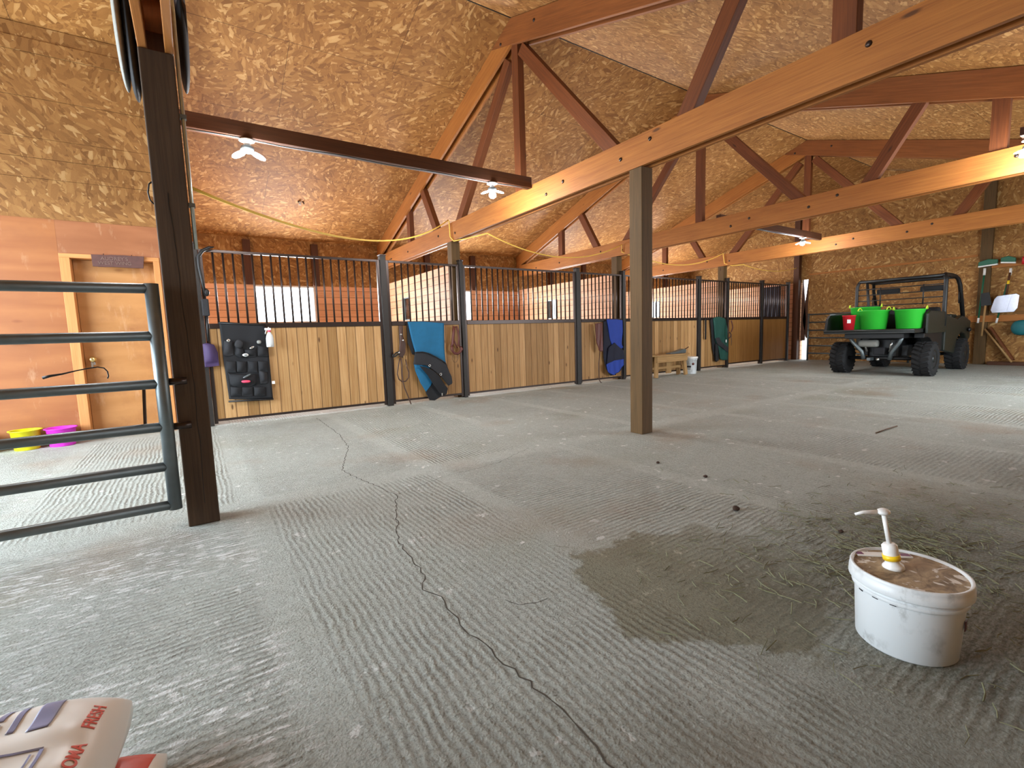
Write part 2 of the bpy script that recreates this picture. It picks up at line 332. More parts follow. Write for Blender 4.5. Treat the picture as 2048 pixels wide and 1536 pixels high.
# ------------------------------------------------------------------ mesh builder
class MB:
    def __init__(s): s.v = []; s.f = []; s.uv = []; s.sm = []
    def add(s, vs, fs, uvs=None, smooth=False):
        b = len(s.v); s.v += [tuple(v) for v in vs]
        for i, f in enumerate(fs):
            s.f.append([b+k for k in f]); s.uv.append(uvs[i] if uvs else [(0, 0)]*len(f)); s.sm.append(smooth)
        return s
    def obox(s, c, ax, hf):
        c = Vector(c); ax = [Vector(a) for a in ax]
        L = max(range(3), key=lambda i: hf[i]); off = (random.uniform(0, 30), random.uniform(0, 30))
        cs = [(i, j, k) for i in (-1, 1) for j in (-1, 1) for k in (-1, 1)]
        vs = [c+ax[0]*hf[0]*q[0]+ax[1]*hf[1]*q[1]+ax[2]*hf[2]*q[2] for q in cs]
        fs, uvs = [], []
        for a in range(3):
            b1, b2 = [q for q in range(3) if q != a]
            if b2 == L: b1, b2 = b2, b1
            for sg in (-1, 1):
                loop = []
                for (p, q) in ((-1, -1), (1, -1), (1, 1), (-1, 1)):
                    t = [0, 0, 0]; t[a] = sg; t[b1] = p; t[b2] = q; loop.append(tuple(t))
                fs.append([cs.index(t) for t in loop])
                uvs.append([(off[0]+t[b1]*hf[b1], off[1]+a*1.3+t[b2]*hf[b2]) for t in loop])
        return s.add(vs, fs, uvs)
    def box(s, x0, x1, y0, y1, z0, z1):
        return s.obox(((x0+x1)/2, (y0+y1)/2, (z0+z1)/2), ((1, 0, 0), (0, 1, 0), (0, 0, 1)), (abs(x1-x0)/2, abs(y1-y0)/2, abs(z1-z0)/2))
    def wbox(s, x0, x1, y0, y1, z0, z1):
        """box with world metres as uv: (x or y, z)"""
        vs = [(x, y, z) for x in (x0, x1) for y in (y0, y1) for z in (z0, z1)]
        fs = [(0, 1, 3, 2), (4, 6, 7, 5), (0, 4, 5, 1), (2, 3, 7, 6), (0, 2, 6, 4), (1, 5, 7, 3)]
        def u(f, i): p = vs[i]; return (p[1], p[2]) if f < 2 else ((p[0], p[2]) if f < 4 else (p[0], p[1]))
        return s.add(vs, fs, [[u(fi, i) for i in f] for fi, f in enumerate(fs)])
    def prism(s, pts, axis, a, b):
        """polygon (two coordinates, world uv) extruded along axis from a to b"""
        n = len(pts)
        def P(p, t): return {0: (t, p[0], p[1]), 1: (p[0], t, p[1]), 2: (p[0], p[1], t)}[axis]
        vs = [P(p, a) for p in pts]+[P(p, b) for p in pts]
        fs = [list(range(n)), list(range(2*n-1, n-1, -1))]
        uvs = [[tuple(p) for p in pts], [tuple(pts[i-n]) for i in range(2*n-1, n-1, -1)]]
        for i in range(n):
            j = (i+1) % n; fs.append([i, j, n+j, n+i])
            l = math.dist(pts[i], pts[j]); uvs.append([(0, 0), (l, 0), (l, abs(b-a)), (0, abs(b-a))])
        return s.add(vs, fs, uvs)
    def beam(s, p0, p1, w, h, upv=(0, 0, 1)):
        p0, p1 = Vector(p0), Vector(p1); x = (p1-p0); L = x.length; x.normalize()
        y = Vector(upv).cross(x).normalized(); z = x.cross(y)
        return s.obox((p0+p1)/2, (x, y, z), (L/2, w/2, h/2))
    def tube(s, pts, r, n=10, closed=False, caps=True):
        pts = [Vector(p) for p in pts]; N = len(pts); rr = r if isinstance(r, (list, tuple)) else [r]*N
        t0 = (pts[1]-pts[0]).normalized(); a = Vector((0, 0, 1)) if abs(t0.z) < 0.9 else Vector((1, 0, 0))
        nx = t0.cross(a).normalized(); vs = []; L = 0; us = []
        for i in range(N):
            if closed: t = (pts[(i+1) % N]-pts[i-1]).normalized()
            else: t = (pts[min(i+1, N-1)]-pts[max(i-1, 0)]).normalized()
            nx = (nx-t*nx.dot(t)).normalized(); ny = t.cross(nx)
            if i: L += (pts[i]-pts[i-1]).length
            us.append(L)
            for k in range(n):
                q = 2*PI*k/n; vs.append(pts[i]+(nx*math.cos(q)+ny*math.sin(q))*rr[i])
        fs = []
        for i in range(N if closed else N-1):
            j = (i+1) % N
            for k in range(n):
                l = (k+1) % n; fs.append([i*n+k, i*n+l, j*n+l, j*n+k])
        s.add(vs, fs, None, True)
        if caps and not closed:
            b = len(s.v)-len(vs)
            s.f += [[b+k for k in range(n)][::-1], [b+(N-1)*n+k for k in range(n)]]; s.uv += [[(0, 0)]*n]*2; s.sm += [False]*2
        return s
    def lathe(s, prof, c=(0, 0, 0), n=32, ax=(0, 0, 1), sx=1.0, sy=1.0, smooth=True, xdir=None):
        z = Vector(ax).normalized(); a = Vector(xdir) if xdir else (Vector((1, 0, 0)) if abs(z.x) < 0.9 else Vector((0, 1, 0)))
        x = (a-z*a.dot(z)).normalized(); y = z.cross(x); c = Vector(c); vs = []
        for (r, h) in prof:
            for k in range(n):
                q = 2*PI*k/n; vs.append(c+z*h+x*(r*sx*math.cos(q))+y*(r*sy*math.sin(q)))
        fs = []
        for i in range(len(prof)-1):
            for k in range(n):
                l = (k+1) % n; fs.append([i*n+k, i*n+l, (i+1)*n+l, (i+1)*n+k])
        s.add(vs, fs, None, smooth)
        b = len(s.v)-len(vs)
        if prof[0][0] > 1e-4: s.f.append([b+k for k in range(n)][::-1]); s.uv.append([(0, 0)]*n); s.sm.append(False)
        if prof[-1][0] > 1e-4: s.f.append([b+(len(prof)-1)*n+k for k in range(n)]); s.uv.append([(0, 0)]*n); s.sm.append(False)
        return s
    def ball(s, c, rx, ry, rz, n=20, m=12, pw=1.0):
        vs = []; c = Vector(c)
        for i in range(m+1):
            th = PI*i/m
            for k in range(n):
                ph = 2*PI*k/n
                vs.append(c+Vector((rx*math.sin(th)**pw*math.cos(ph), ry*math.sin(th)**pw*math.sin(ph), rz*math.cos(th))))
        fs = [[i*n+k, i*n+(k+1) % n, (i+1)*n+(k+1) % n, (i+1)*n+k] for i in range(m) for k in range(n)]
        return s.add(vs, fs, None, True)
    def sheet(s, fn, nu, nv, thick, nrm):
        """closed slab following fn(u,v), thickness along nrm"""
        d = Vector(nrm)*thick; A = [Vector(fn(i/nu, j/nv)) for j in range(nv+1) for i in range(nu+1)]
        K = len(A); vs = A+[p+d for p in A]; w = nu+1; fs = []
        for j in range(nv):
            for i in range(nu):
                q = [j*w+i, j*w+i+1, (j+1)*w+i+1, (j+1)*w+i]; fs.append(q); fs.append([K+t for t in q[::-1]])
        ring = [i for i in range(w)]+[j*w+nu for j in range(1, nv+1)]+[nv*w+i for i in range(nu-1, -1, -1)]+[j*w for j in range(nv-1, 0, -1)]
        for i in range(len(ring)):
            a, b = ring[i], ring[(i+1) % len(ring)]; fs.append([a, K+a, K+b, b])
        return s.add(vs, fs, None, True)
    def cloth(s, poly, Y, thick=0.012, amp=0.012, fr=28.0, nu=18, nv=24, bulge=0.0, seed=0.0):
        """hanging cloth with the outline poly [(x,z)], in the plane Y, rippled toward the viewer"""
        zs = [p[1] for p in poly]; z0, z1 = min(zs), max(zs); n = len(poly)
        def row(z):
            xs = []
            for i in range(n):
                (xa, za), (xb, zb) = poly[i], poly[(i+1) % n]
                if za != zb and min(za, zb) <= z <= max(za, zb): xs.append(xa+(xb-xa)*(z-za)/(zb-za))
            return (min(xs), max(xs)) if xs else (poly[0][0], poly[0][0])
        def fn(u, v):
            z = z1-(z1-z0)*min(max(v, 0.004), 0.996); a, b = row(z); x = a+(b-a)*u
            y = Y-amp*(0.5+0.5*math.sin(fr*x+seed+2*math.sin(4*z+seed)))*(0.35+0.65*v)-bulge*math.sin(PI*u)*math.sin(PI*min(1, v*1.2))**0.5 if 0 <= v <= 1 else Y
            return (x, y, z)
        return s.sheet(fn, nu, nv, thick, (0, 1, 0))

ORG = {}
def mkobj(name, mb, mat, org=(0, 0, 0), bevel=0.0):
    me = bpy.data.meshes.new(name); o3 = Vector(org)
    me.from_pydata([tuple(Vector(v)-o3) for v in mb.v], [], mb.f)
    uvl = me.uv_layers.new(name='UVMap'); flat = [c for f in mb.uv for q in f for c in q]
    uvl.data.foreach_set('uv', flat)
    me.polygons.foreach_set('use_smooth', mb.sm)
    bm = bmesh.new(); bm.from_mesh(me); bmesh.ops.remove_doubles(bm, verts=bm.verts, dist=1e-5) if any(mb.sm) else None
    bmesh.ops.recalc_face_normals(bm, faces=bm.faces); bm.to_mesh(me); bm.free()
    me.materials.append(M[mat] if isinstance(mat, str) else mat)
    o = bpy.data.objects.new(name, me); COL.objects.link(o)
    if bevel:
        b = o.modifiers.new('soft_edges', 'BEVEL'); b.width = bevel; b.segments = 2; b.limit_method = 'ANGLE'; b.angle_limit = R(50)
    return o
def thing(name, label, cat, loc=(0, 0, 0), group=None):
    o = bpy.data.objects.new(name, None); COL.objects.link(o); o.location = loc; o.empty_display_size = 0.1
    o['label'] = label; o['category'] = cat
    if group: o['group'] = group
    ORG[o.name] = tuple(loc); return o
def part(name, mb, mat, parent, label=None, bevel=0.0):
    org = ORG[parent.name]; o = mkobj(name, mb, mat, org, bevel); o.parent = parent; ORG[o.name] = org
    if label: o['label'] = label
    return o
def solo(name, mb, mat, label, cat, loc=(0, 0, 0), group=None, bevel=0.0):
    o = mkobj(name, mb, mat, loc, bevel); o.location = loc; o['label'] = label; o['category'] = cat
    if group: o['group'] = group
    ORG[o.name] = tuple(loc); return o
def struct(name, mb, mat, bevel=0.0, parent=None):
    o = mkobj(name, mb, mat, (0, 0, 0), bevel); ORG[o.name] = (0, 0, 0)
    if parent: o.parent = parent
    else: o['kind'] = 'structure'
    return o
def textmb(txt, size, to, extr=0.002, off=0.0):
    """letters as a mesh; to(x,y,z) places each vertex"""
    cu = bpy.data.curves.new('t', 'FONT'); cu.body = txt; cu.size = size; cu.extrude = extr; cu.offset = off; cu.align_x = 'CENTER'; cu.align_y = 'CENTER'
    ob = bpy.data.objects.new('t', cu); COL.objects.link(ob); dg = bpy.context.evaluated_depsgraph_get()
    me = bpy.data.meshes.new_from_object(ob.evaluated_get(dg)); mb = MB()
    mb.add([to(*v.co) for v in me.vertices], [list(p.vertices) for p in me.polygons])
    bpy.data.objects.remove(ob); bpy.data.curves.remove(cu); bpy.data.meshes.remove(me); return mb

# ================================================================== THE SETTING
RY, RZ, SL = 5.07, 4.83, 0.335           # ridge line and slope
roofz = lambda y: RZ-SL*abs(y-RY)
SY = 6.835                               # plane of stall fronts and tack room wall
XW, XE, YF, YB = -3.9, 14.65, -1.2, 10.5

fl = MB().wbox(XW-0.1, XE+0.15, YF-0.1, YB+0.2, -0.12, 0.0); floor = struct('floor', fl, 'floor')
# crack running away from the viewer, with two side branches
def crack(pts, w):
    mb = MB(); rnd = random.Random(3); P = []
    for a, b in zip(pts, pts[1:]):
        a, b = Vector((a[0], a[1], 0)), Vector((b[0], b[1], 0)); n = max(2, int((b-a).length/0.035))
        for i in range(n):
            q = a.lerp(b, i/n); s_ = 0.0 if i == 0 else 0.010; P.append(q+Vector((rnd.uniform(-s_, s_), rnd.uniform(-s_, s_), 0)))
    P.append(Vector((pts[-1][0], pts[-1][1], 0)))
    for i in range(len(P)-1):
        d = (P[i+1]-P[i]).normalized(); s_ = Vector((-d.y, d.x, 0))
        w0, w1 = w*(0.4+0.8*abs(math.sin(i*1.7))), w*(0.4+0.8*abs(math.sin((i+1)*1.7)))
        z = Vector((0, 0, 0.0007)); mb.add([P[i]-s_*w0+z, P[i]+s_*w0+z, P[i+1]+s_*w1+z, P[i+1]-s_*w1+z], [[0, 1, 2, 3]])
    return mb
cr = crack([(1.25, 6.5), (1.21, 5.13), (1.124, 4.474), (0.873, 3.73), (0.90, 3.5), (1.005, 2.888), (0.767, 2.227), (0.736, 1.816), (0.70, 1.76), (0.679, 1.711), (0.72, 1.62), (0.693, 1.415), (0.735, 0.984), (0.729, 0.70), (0.75, 0.3)], 0.0026)
c2 = crack([(1.0, 2.89), (1.4, 3.05), (1.9, 3.1), (2.4, 3.35)], 0.0014); cr.add(c2.v, c2.f)
c2 = crack([tuple(PZ(0, x, y))[:2] for x, y in ((1010, 1200), (1040, 1210), (1075, 1205), (1095, 1197))], 0.0016); cr.add(c2.v, c2.f)
k_ = struct('crack', cr, 'crack', parent=floor)

# roof slopes, lined with strand board
def slope(y0, y1, name, mat):
    z0, z1 = roofz(y0), roofz(y1); mb = MB(); x0, x1 = XW-0.1, XE+0.1; L = math.hypot(y1-y0, z1-z0)
    vs = [(x0, y0, z0), (x1, y0, z0), (x1, y1, z1), (x0, y1, z1)]; vs += [(a, b, c+0.05) for a, b, c in vs]
    uv = [(x0, 0), (x1, 0), (x1, L), (x0, L)]
    mb.add(vs, [[0, 1, 2, 3], [7, 6, 5, 4], [0, 4, 5, 1], [1, 5, 6, 2], [2, 6, 7, 3], [3, 7, 4, 0]], [uv, uv[::-1]]+[[(0, 0)]*4]*4)
    return struct(name, mb, mat)
slope(YF-0.2, RY, 'ceiling', 'osb_front'); slope(RY, YB+0.3, 'ceiling', 'osb')

struct('ridge_gap_strip', MB().tube([(XW, RY, RZ-0.002), (XE, RY, RZ-0.002)], 0.007, 6), 'black')  # no trim piece: black strip painting the shade of the ridge gap
# tack room wall (left), in line with the stall fronts
DX0, DX1, DH = -1.005, -0.30, 1.955
wl = MB()
zz = [2.34, 2.742, 2.942, 3.138, 3.53, 3.96, 4.09, roofz(SY)-0.01]; dd = [0, 0.004, 0.0, 0.004, 0.0, -0.012, 0.003]
for i in range(7): wl.wbox(XW, 0.05, SY+dd[i], SY+0.1, zz[i], zz[i+1]-0.004)
wl.wbox(XW, 0.05, SY+0.02, SY+0.098, 2.34, zz[-1])
struct('wall_left', wl, 'osb_wall')
wl = MB(); wl.wbox(XW, -1.09, SY-0.004, SY+0.1, 0, 2.34)
struct('wall_left', wl, 'ply')
wl = MB(); wl.wbox(-1.089, 0.05, SY-0.006, SY+0.1, DH+0.045, 2.338)
struct('trim_1', wl, 'ply_red')
wl = MB(); wl.wbox(-0.24, 0.05, SY-0.004, SY+0.1, 0, DH+0.045); struct('wall_left', wl, 'ply')
tr = MB(); tr.box(-1.088, DX0, SY-0.022, SY+0.15, 0, DH); tr.box(DX1, -0.241, SY-0.022, SY+0.15, 0, DH); tr.box(-1.088, -0.241, SY-0.022, SY+0.15, DH, DH+0.044)
struct('trim_2', tr, 'jamb', 0.003)
d = MB().wbox(DX0+0.004, DX1-0.004, SY+0.105, SY+0.145, 0.008, DH-0.004); door = struct('door_1', d, 'door')
kx, ky, kz = -0.935, SY+0.105, 0.875
kb = MB(); kb.lathe([(0.032, 0), (0.032, 0.008), (0.012, 0.012), (0.011, 0.035), (0.026, 0.045), (0.029, 0.06), (0.022, 0.07), (0.0, 0.072)], (kx, ky, kz), 20, (0, -1, 0))
struct('door_knob', kb, 'brass', parent=door)
ks = MB(); ks.box(kx-0.012, kx+0.006, ky-0.062, ky-0.058, kz-0.085, kz-0.03); ks.box(kx+0.008, kx+0.026, ky-0.06, ky-0.056, kz-0.06, kz-0.03)
tag_k = struct('key', ks, 'silver', parent=door)
# wall between tack room and first stall
wt = MB(); wt.prism([(SY+0.1, 0), (YB, 0), (YB, roofz(YB)-0.01), (SY+0.1, roofz(SY+0.1)-0.01)], 0, -0.06, 0.05); struct('wall_tack_room', wt, 'plank')
# back wall behind the stalls with a window to each stall
wins = [(1.06+3.7*k, 2.19+3.7*k) for k in range(4)]
wb = MB(); wb.wbox(XW, XE, YB, YB+0.12, 0, 1.37); xs = [XW]+[q for w_ in wins for q in w_]+[XE]
for i in range(0, len(xs), 2): wb.wbox(xs[i], xs[i+1], YB, YB+0.12, 1.37, 2.115)
struct('wall_back', wb, 'plank')
wb = MB(); wb.wbox(XW, XE, YB, YB+0.12, 2.115, 2.70); wb.wbox(XW, XE, YB, YB+0.12, 2.725, 3.02); wb.wbox(XW, 0.9, YB, YB+0.12, 2.70, 2.725); wb.wbox(2.3, XE, YB, YB+0.12, 2.70, 2.725); struct('wall_back', wb, 'osb_end')
for k, (a, b) in enumerate(wins):
    f = MB(); t_ = 0.03
    f.box(a, b, YB+0.02, YB+0.1, 1.37, 1.37+t_); f.box(a, b, YB+0.02, YB+0.1, 2.085, 2.115); f.box(a, a+t_, YB+0.02, YB+0.1, 1.4, 2.085); f.box(b-t_, b, YB+0.02, YB+0.1, 1.4, 2.085)
    struct('window_%d' % (k+1), f, 'white')
tb = MB()
for k in range(4):
    for xx in (0.93, 2.15): tb.box(xx+3.7*k, xx+3.7*k+0.13, YB-0.09, YB-0.002, 2.115, 2.95)
struct('trim_3', tb, 'purlin')
# far gable wall with the slit of the sliding door standing ajar
OY0, OY1, OH = 6.60, 6.775, 2.285
we = MB()
we.prism([(YF, 0), (OY0, 0), (OY0, OH), (OY1, OH), (OY1, 2.2), (YB, 2.2), (YB, roofz(YB)-0.01), (RY, RZ-0.01), (YF, roofz(YF)-0.01)], 0, XE, XE+0.12)
struct('wall_end', we, 'osb_end')
we = MB(); we.wbox(XE, XE+0.12, OY1, YB, 0, 2.2); struct('wall_end', we, 'plank')
wd = MB(); wd.prism([(OY0, 0.62), (OY0+0.035, 0.62), (OY0+0.135, 1.12), (OY0+0.012, 2.285), (OY0, 2.285)], 0, XE+0.01, XE+0.06)
wd.prism([(OY1-0.10, 0.55), (OY1, 0.55), (OY1, 1.45), (OY1-0.02, 2.28), (OY1-0.13, 1.15)], 0, XE+0.01, XE+0.06)
struct('door_2', wd, 'purlin')
tr = MB(); tr.box(XE-0.03, XE, 3.1, OY0-0.02, 2.385, 2.43); struct('trim_4', tr, 'beam')
tr = MB()
tr.box(XE-0.1, XE, -1.0, 2.86, 2.10, 2.21); tr.box(XE-0.1, XE, 1.2, 3.18, 0.94, 1.08); struct('trim_5', tr, 'beam')
tr = MB().box(XE-0.22, XE-0.005, -1.0, 2.80, 0, 0.07); struct('baseboard_end', tr, 'purlin')
# near gable wall with the wide doorway, and front wall behind the photographer
ww = MB(); ww.prism([(YF, 0), (1.8, 0), (1.8, 2.9), (6.5, 2.9), (6.5, 0), (YB, 0), (YB, roofz(YB)-0.01), (RY, RZ-0.01), (YF, roofz(YF)-0.01)], 0, XW-0.12, XW)
struct('wall_near_gable', ww, 'osb_end')
wf = MB(); wf.wbox(XW, 7.8, YF-0.12, YF, 0, roofz(YF)); wf.wbox(11.2, XE, YF-0.12, YF, 0, roofz(YF)); wf.wbox(7.8, 11.2, YF-0.12, YF, 2.5, roofz(YF)); struct('wall_front', wf, 'osb_end')

# ================================================================== TIMBER FRAME
TX = (-0.03, 3.606, 7.32, 11.03)
TL = ('timber roof truss nearest the viewer, above the gate post',
      'large timber roof truss resting on the square post in mid floor',
      'timber roof truss behind the one on the mid-floor post, second from it',
      'farthest timber roof truss, in front of the strand-board end wall')
def truss(X, label, k):
    t = thing('roof_truss', label, 'truss', (X, RY, 2.5), 'roof trusses')
    zb0, zb1 = 2.50, 2.78; pl = 0.038
    for sg in (-1, 1):
        xa = X+sg*(0.075-pl/2)
        mb = MB().beam((xa, -0.55, (zb0+zb1)/2), (xa, 10.35, (zb0+zb1)/2), pl, zb1-zb0); part('bottom_chord', mb, 'beam', t, None, 0.004)
        D = 0.305; lo = 0.452
        fp = [(-0.62, roofz(-0.62)-0.006), (RY, RZ-0.006), (RY+lo, roofz(RY+lo)-0.006), (-0.62, roofz(-0.62)-D)]
        bp = [(RY+lo+0.004, roofz(RY+lo+0.004)-0.006), (10.46, roofz(10.46)-0.006), (10.46, roofz(10.46)-D), (RY+0.01, RZ-D)]
        for nm, pg, mt in (('a', fp, 'chord_backlit'), ('b', bp, 'beam')):
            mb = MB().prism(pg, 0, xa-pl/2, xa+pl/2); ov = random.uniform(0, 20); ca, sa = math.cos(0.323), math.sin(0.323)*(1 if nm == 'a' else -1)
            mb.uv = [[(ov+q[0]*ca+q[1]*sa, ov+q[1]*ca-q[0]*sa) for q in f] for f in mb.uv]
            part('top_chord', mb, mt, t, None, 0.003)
    wm = 'web'
    mb = MB().beam((X, RY-0.02, 2.55), (X, RY-0.02, 4.60), 0.13, 0.09, (1, 0, 0)); part('king_post', mb, wm, t, None, 0.004)
    for sy in (-1, 1):
        for (a, za, b, zb) in ((0.14, 4.42, 1.78, 2.60), (2.35, 2.62, 2.95, 3.58), (3.62, 2.56, 3.62, 3.42)):
            mb = MB().beam((X, RY+sy*a, za), (X, RY+sy*b, zb), 0.14, 0.09, (1, 0, 0)); part('web', mb, wm, t, None, 0.004)
    for (yy, zz) in ((3.3, 2.63), (2.95, 2.70), (4.15, 2.66), (4.45, 2.60), (6.75, 2.6), (7.35, 2.66), (8.7, 2.62), (1.3, 2.68), (9.6, 2.62)):
        mb = MB().lathe([(0.0, 0.009), (0.014, 0.009), (0.02, 0.0)], (X-0.075, yy, zz), 10, (-1, 0, 0)); part('bolt', mb, 'iron', t)
    for yy in (4.6, 5.3):
        mb = MB().lathe([(0.0, 0.009), (0.014, 0.009), (0.02, 0.0)], (X-0.075, yy, roofz(yy)-0.12), 10, (-1, 0, 0)); part('bolt', mb, 'iron', t)
    return t
for k, x in enumerate(TX): truss(x, TL[k], k)

def post(x0, y0, x1, y1, h, mat, label, grp=None, crackline=False):
    t = thing('timber_post', label, 'post', ((x0+x1)/2, (y0+y1)/2, 0), grp)
    part('shaft', MB().box(x0, x1, y0, y1, 0.0, h), mat, t, None, 0.006)
    if crackline:
        mb = MB(); z = 0.12; xx = x0+0.085; rnd = random.Random(5)
        while z < 1.75:
            z2 = z+0.06; x2 = xx+rnd.uniform(-0.004, 0.004)-0.0009
            mb.add([(xx-0.0016, y0-0.001, z), (xx+0.0016, y0-0.001, z), (x2+0.0016, y0-0.001, z2), (x2-0.0016, y0-0.001, z2)], [[0, 1, 2, 3]]); xx = x2; z = z2
        part('drying_crack', mb, 'black', t)
    return t
post(-0.106, 3.11, 0.043, 3.26, 2.498, 'post_backlit', 'dark square timber post beside the pipe gate, close to the viewer', None, True)
post(3.531, 3.045, 3.681, 3.195, 2.498, 'post', 'square timber post standing free in the middle of the floor')
sl = ('wooden post behind the turquoise blanket stall door', 'wooden post behind the blue blanket stall door', 'wooden post behind the green blanket stall door')
for k in range(3):
    X = TX[k+1]; post(X-0.075, SY+0.06, X+0.075, SY+0.21, 2.498, 'post', sl[k], 'posts along the stall fronts')
post(14.50, 6.80, 14.648, 6.95, roofz(6.95)-0.02, 'purlin', 'brown corner post left of the bright door slit')
post(14.56, 2.87, 14.648, 3.06, roofz(2.87)-0.02, 'post', 'wooden wall post left of the hanging brooms')
# lighting tie beams
def tie(x0, x1, label):
    t = thing('tie_beam', label, 'beam', ((x0+x1)/2, 4.76, 2.78))
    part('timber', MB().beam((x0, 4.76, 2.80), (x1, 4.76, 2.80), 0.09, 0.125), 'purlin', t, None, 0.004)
    pts = [(x0+0.03+(x1-x0-0.06)*i/24, 4.735+0.004*math.sin(i*1.3), 2.727+0.005*math.sin(i*0.9)) for i in range(25)]
    part('cable', MB().tube(pts, 0.006, 6), 'galv', t, 'grey cable along the underside')
tie(0.05, 3.525, 'dark tie beam carrying two lamps, from the near post to the large truss')
tie(7.40, 10.95, 'dark tie beam carrying the far lamp, between the two far trusses')

def lamp(x, y, z, label, power, rot):
    t = thing('ceiling_lamp', label, 'lamp', (x, y, z), 'LED ceiling lamps')
    part('canopy', MB().lathe([(0.03, 0.0), (0.058, -0.008), (0.062, -0.018), (0.03, -0.03), (0.022, -0.055), (0.0, -0.056)], (x, y, z), 24), 'white', t)
    hb_ = part('hub', MB().lathe([(0.02, -0.05), (0.048, -0.065), (0.052, -0.085), (0.04, -0.11), (0.0, -0.112)], (x, y, z), 24), 'galv', t)
    for i in range(3):
        a = rot+i*2*PI/3; dx, dy = math.cos(a), math.sin(a); c = Vector((x+dx*0.085, y+dy*0.085, z-0.118))
        q = Matrix.Rotation(a, 3, 'Z') @ Matrix.Rotation(0.35, 3, 'Y')
        mb = MB().ball((0, 0, 0), 0.065, 0.042, 0.011); mb.v = [tuple(q @ Vector(v)+c) for v in mb.v]; part('led_panel', mb, 'led', hb_)
    l = bpy.data.lights.new('lamp_glow', 'POINT'); l.energy = power; l.color = (0.97, 0.98, 1.0); l.shadow_soft_size = 0.16
    o = bpy.data.objects.new('lamp_glow', l); COL.objects.link(o); o.parent = t; o.location = (0, 0, -0.24)
lamp(0.528, 4.755, 2.737, 'lit LED lamp under the dark tie beam, nearest the gate post', 50, 0.3)
lamp(2.99, 4.755, 2.737, 'lit LED lamp under the dark tie beam, next to the large truss', 50, 1.0)
lamp(10.25, 4.755, 2.737, 'lit LED lamp far off in front of the end wall', 50, 0.5)
lamp(6.9, 1.15, 2.735, 'lit LED lamp at the right edge of the picture', 50, 0.5)
tie_r = MB().beam((6.72, 1.15, 2.775), (7.28, 1.15, 2.775), 0.09, 0.075); solo('lamp_bracket', tie_r, 'purlin', 'short dark bracket holding the lamp at the right edge', 'bracket', (7.0, 1.15, 2.775))

# ================================================================== STALL FRONTS
ZR0, ZR1, ZT = 1.185, 1.248, 2.13
def stall(x0, x1, name, label, cat, boardmat, nb, grp, z0=0.06):
    t = thing(name, label, cat, ((x0+x1)/2, SY, 0), grp)
    yc = SY; h = 0.021
    f = MB(); f.box(x0, x0+0.04, yc-h, yc+h, z0-0.04, ZT); f.box(x1-0.04, x1, yc-h, yc+h, z0-0.04, ZT)
    f.box(x0+0.04, x1-0.04, yc-h, yc+h, z0-0.012, z0+0.018); f.box(x0+0.04, x1-0.04, yc-0.028, yc+0.028, ZR0, ZR1); f.box(x0+0.04, x1-0.04, yc-h, yc+h, ZT-0.032, ZT)
    part('frame', f, 'iron', t, None, 0.003)
    part('board_panel', MB().wbox(x0+0.04, x1-0.04, yc-0.013, yc+0.016, z0+0.015, ZR0), boardmat, t)
    for i in range(nb):
        x = x0+0.04+(x1-x0-0.08)*(i+1)/(nb+1)
        part('bar', MB().tube([(x, yc, ZR1-0.003), (x, yc, ZT-0.029)], 0.0125, 8), 'iron', t)
    return t
def spost(x, label, w=0.09):
    t = thing('stall_post', label, 'post', (x, SY, 0), 'steel stall posts')
    part('upright', MB().box(x-w/2, x+w/2, SY-0.045, SY+0.045, 0, 2.19), 'iron_post', t, None, 0.005)
    part('cap', MB().box(x-w/2-0.008, x+w/2+0.008, SY-0.052, SY+0.052, 2.19, 2.205), 'iron', t, None, 0.003)
PXS = [0.10, 2.368, 3.639, 6.108, 7.347, 9.877, 11.03, 12.613, 13.975]
PW = [0.07, 0.085, 0.06, 0.085, 0.06, 0.085, 0.06, 0.085, 0.06]
plab = ['steel post at the left end of the stall row', 'steel post left of the turquoise blanket', 'steel post right of the turquoise blanket', 'steel post left of the royal blue blanket',
        'steel post right of the royal blue blanket', 'steel post behind the white bucket by the bench', 'steel post right of the green blanket', 'steel post between the two plain brown stall panels', 'steel post at the far end of the stall row']
for x, w, l in zip(PXS, PW, plab): spost(x, l, w)
g_ = 'stall front panels'; gd = 'stall doors'
def span(i): return PXS[i]+PW[i]/2+0.003, PXS[i+1]-PW[i+1]/2-0.003
stall(*span(0), 'stall_enclosure', 'barred stall front with pine boards behind the black organizer, nearest', 'stall wall', 'pine', 19, g_)
stall(*span(1), 'stall_door', 'barred pine stall door with the turquoise blanket over it', 'stall door', 'pine', 10, gd)
stall(*span(2), 'stall_enclosure', 'barred pine stall front between turquoise and royal blue blankets', 'stall wall', 'pine', 21, g_)
stall(*span(3), 'stall_door', 'barred pine stall door with the royal blue blanket over it', 'stall door', 'pine', 10, gd)
stall(*span(4), 'stall_enclosure', 'barred pine stall front behind the bench', 'stall wall', 'pine', 21, g_)
stall(*span(5), 'stall_door', 'barred pine stall door with the green blanket over it', 'stall door', 'pine', 10, gd)
stall(*span(6), 'stall_enclosure', 'barred stall front of plain brown board right of the green blanket', 'stall wall', 'pine_fine', 13, g_, 0.09)
stall(*span(7), 'stall_door', 'barred plain brown stall door at the far end', 'stall door', 'pine_fine', 11, gd)
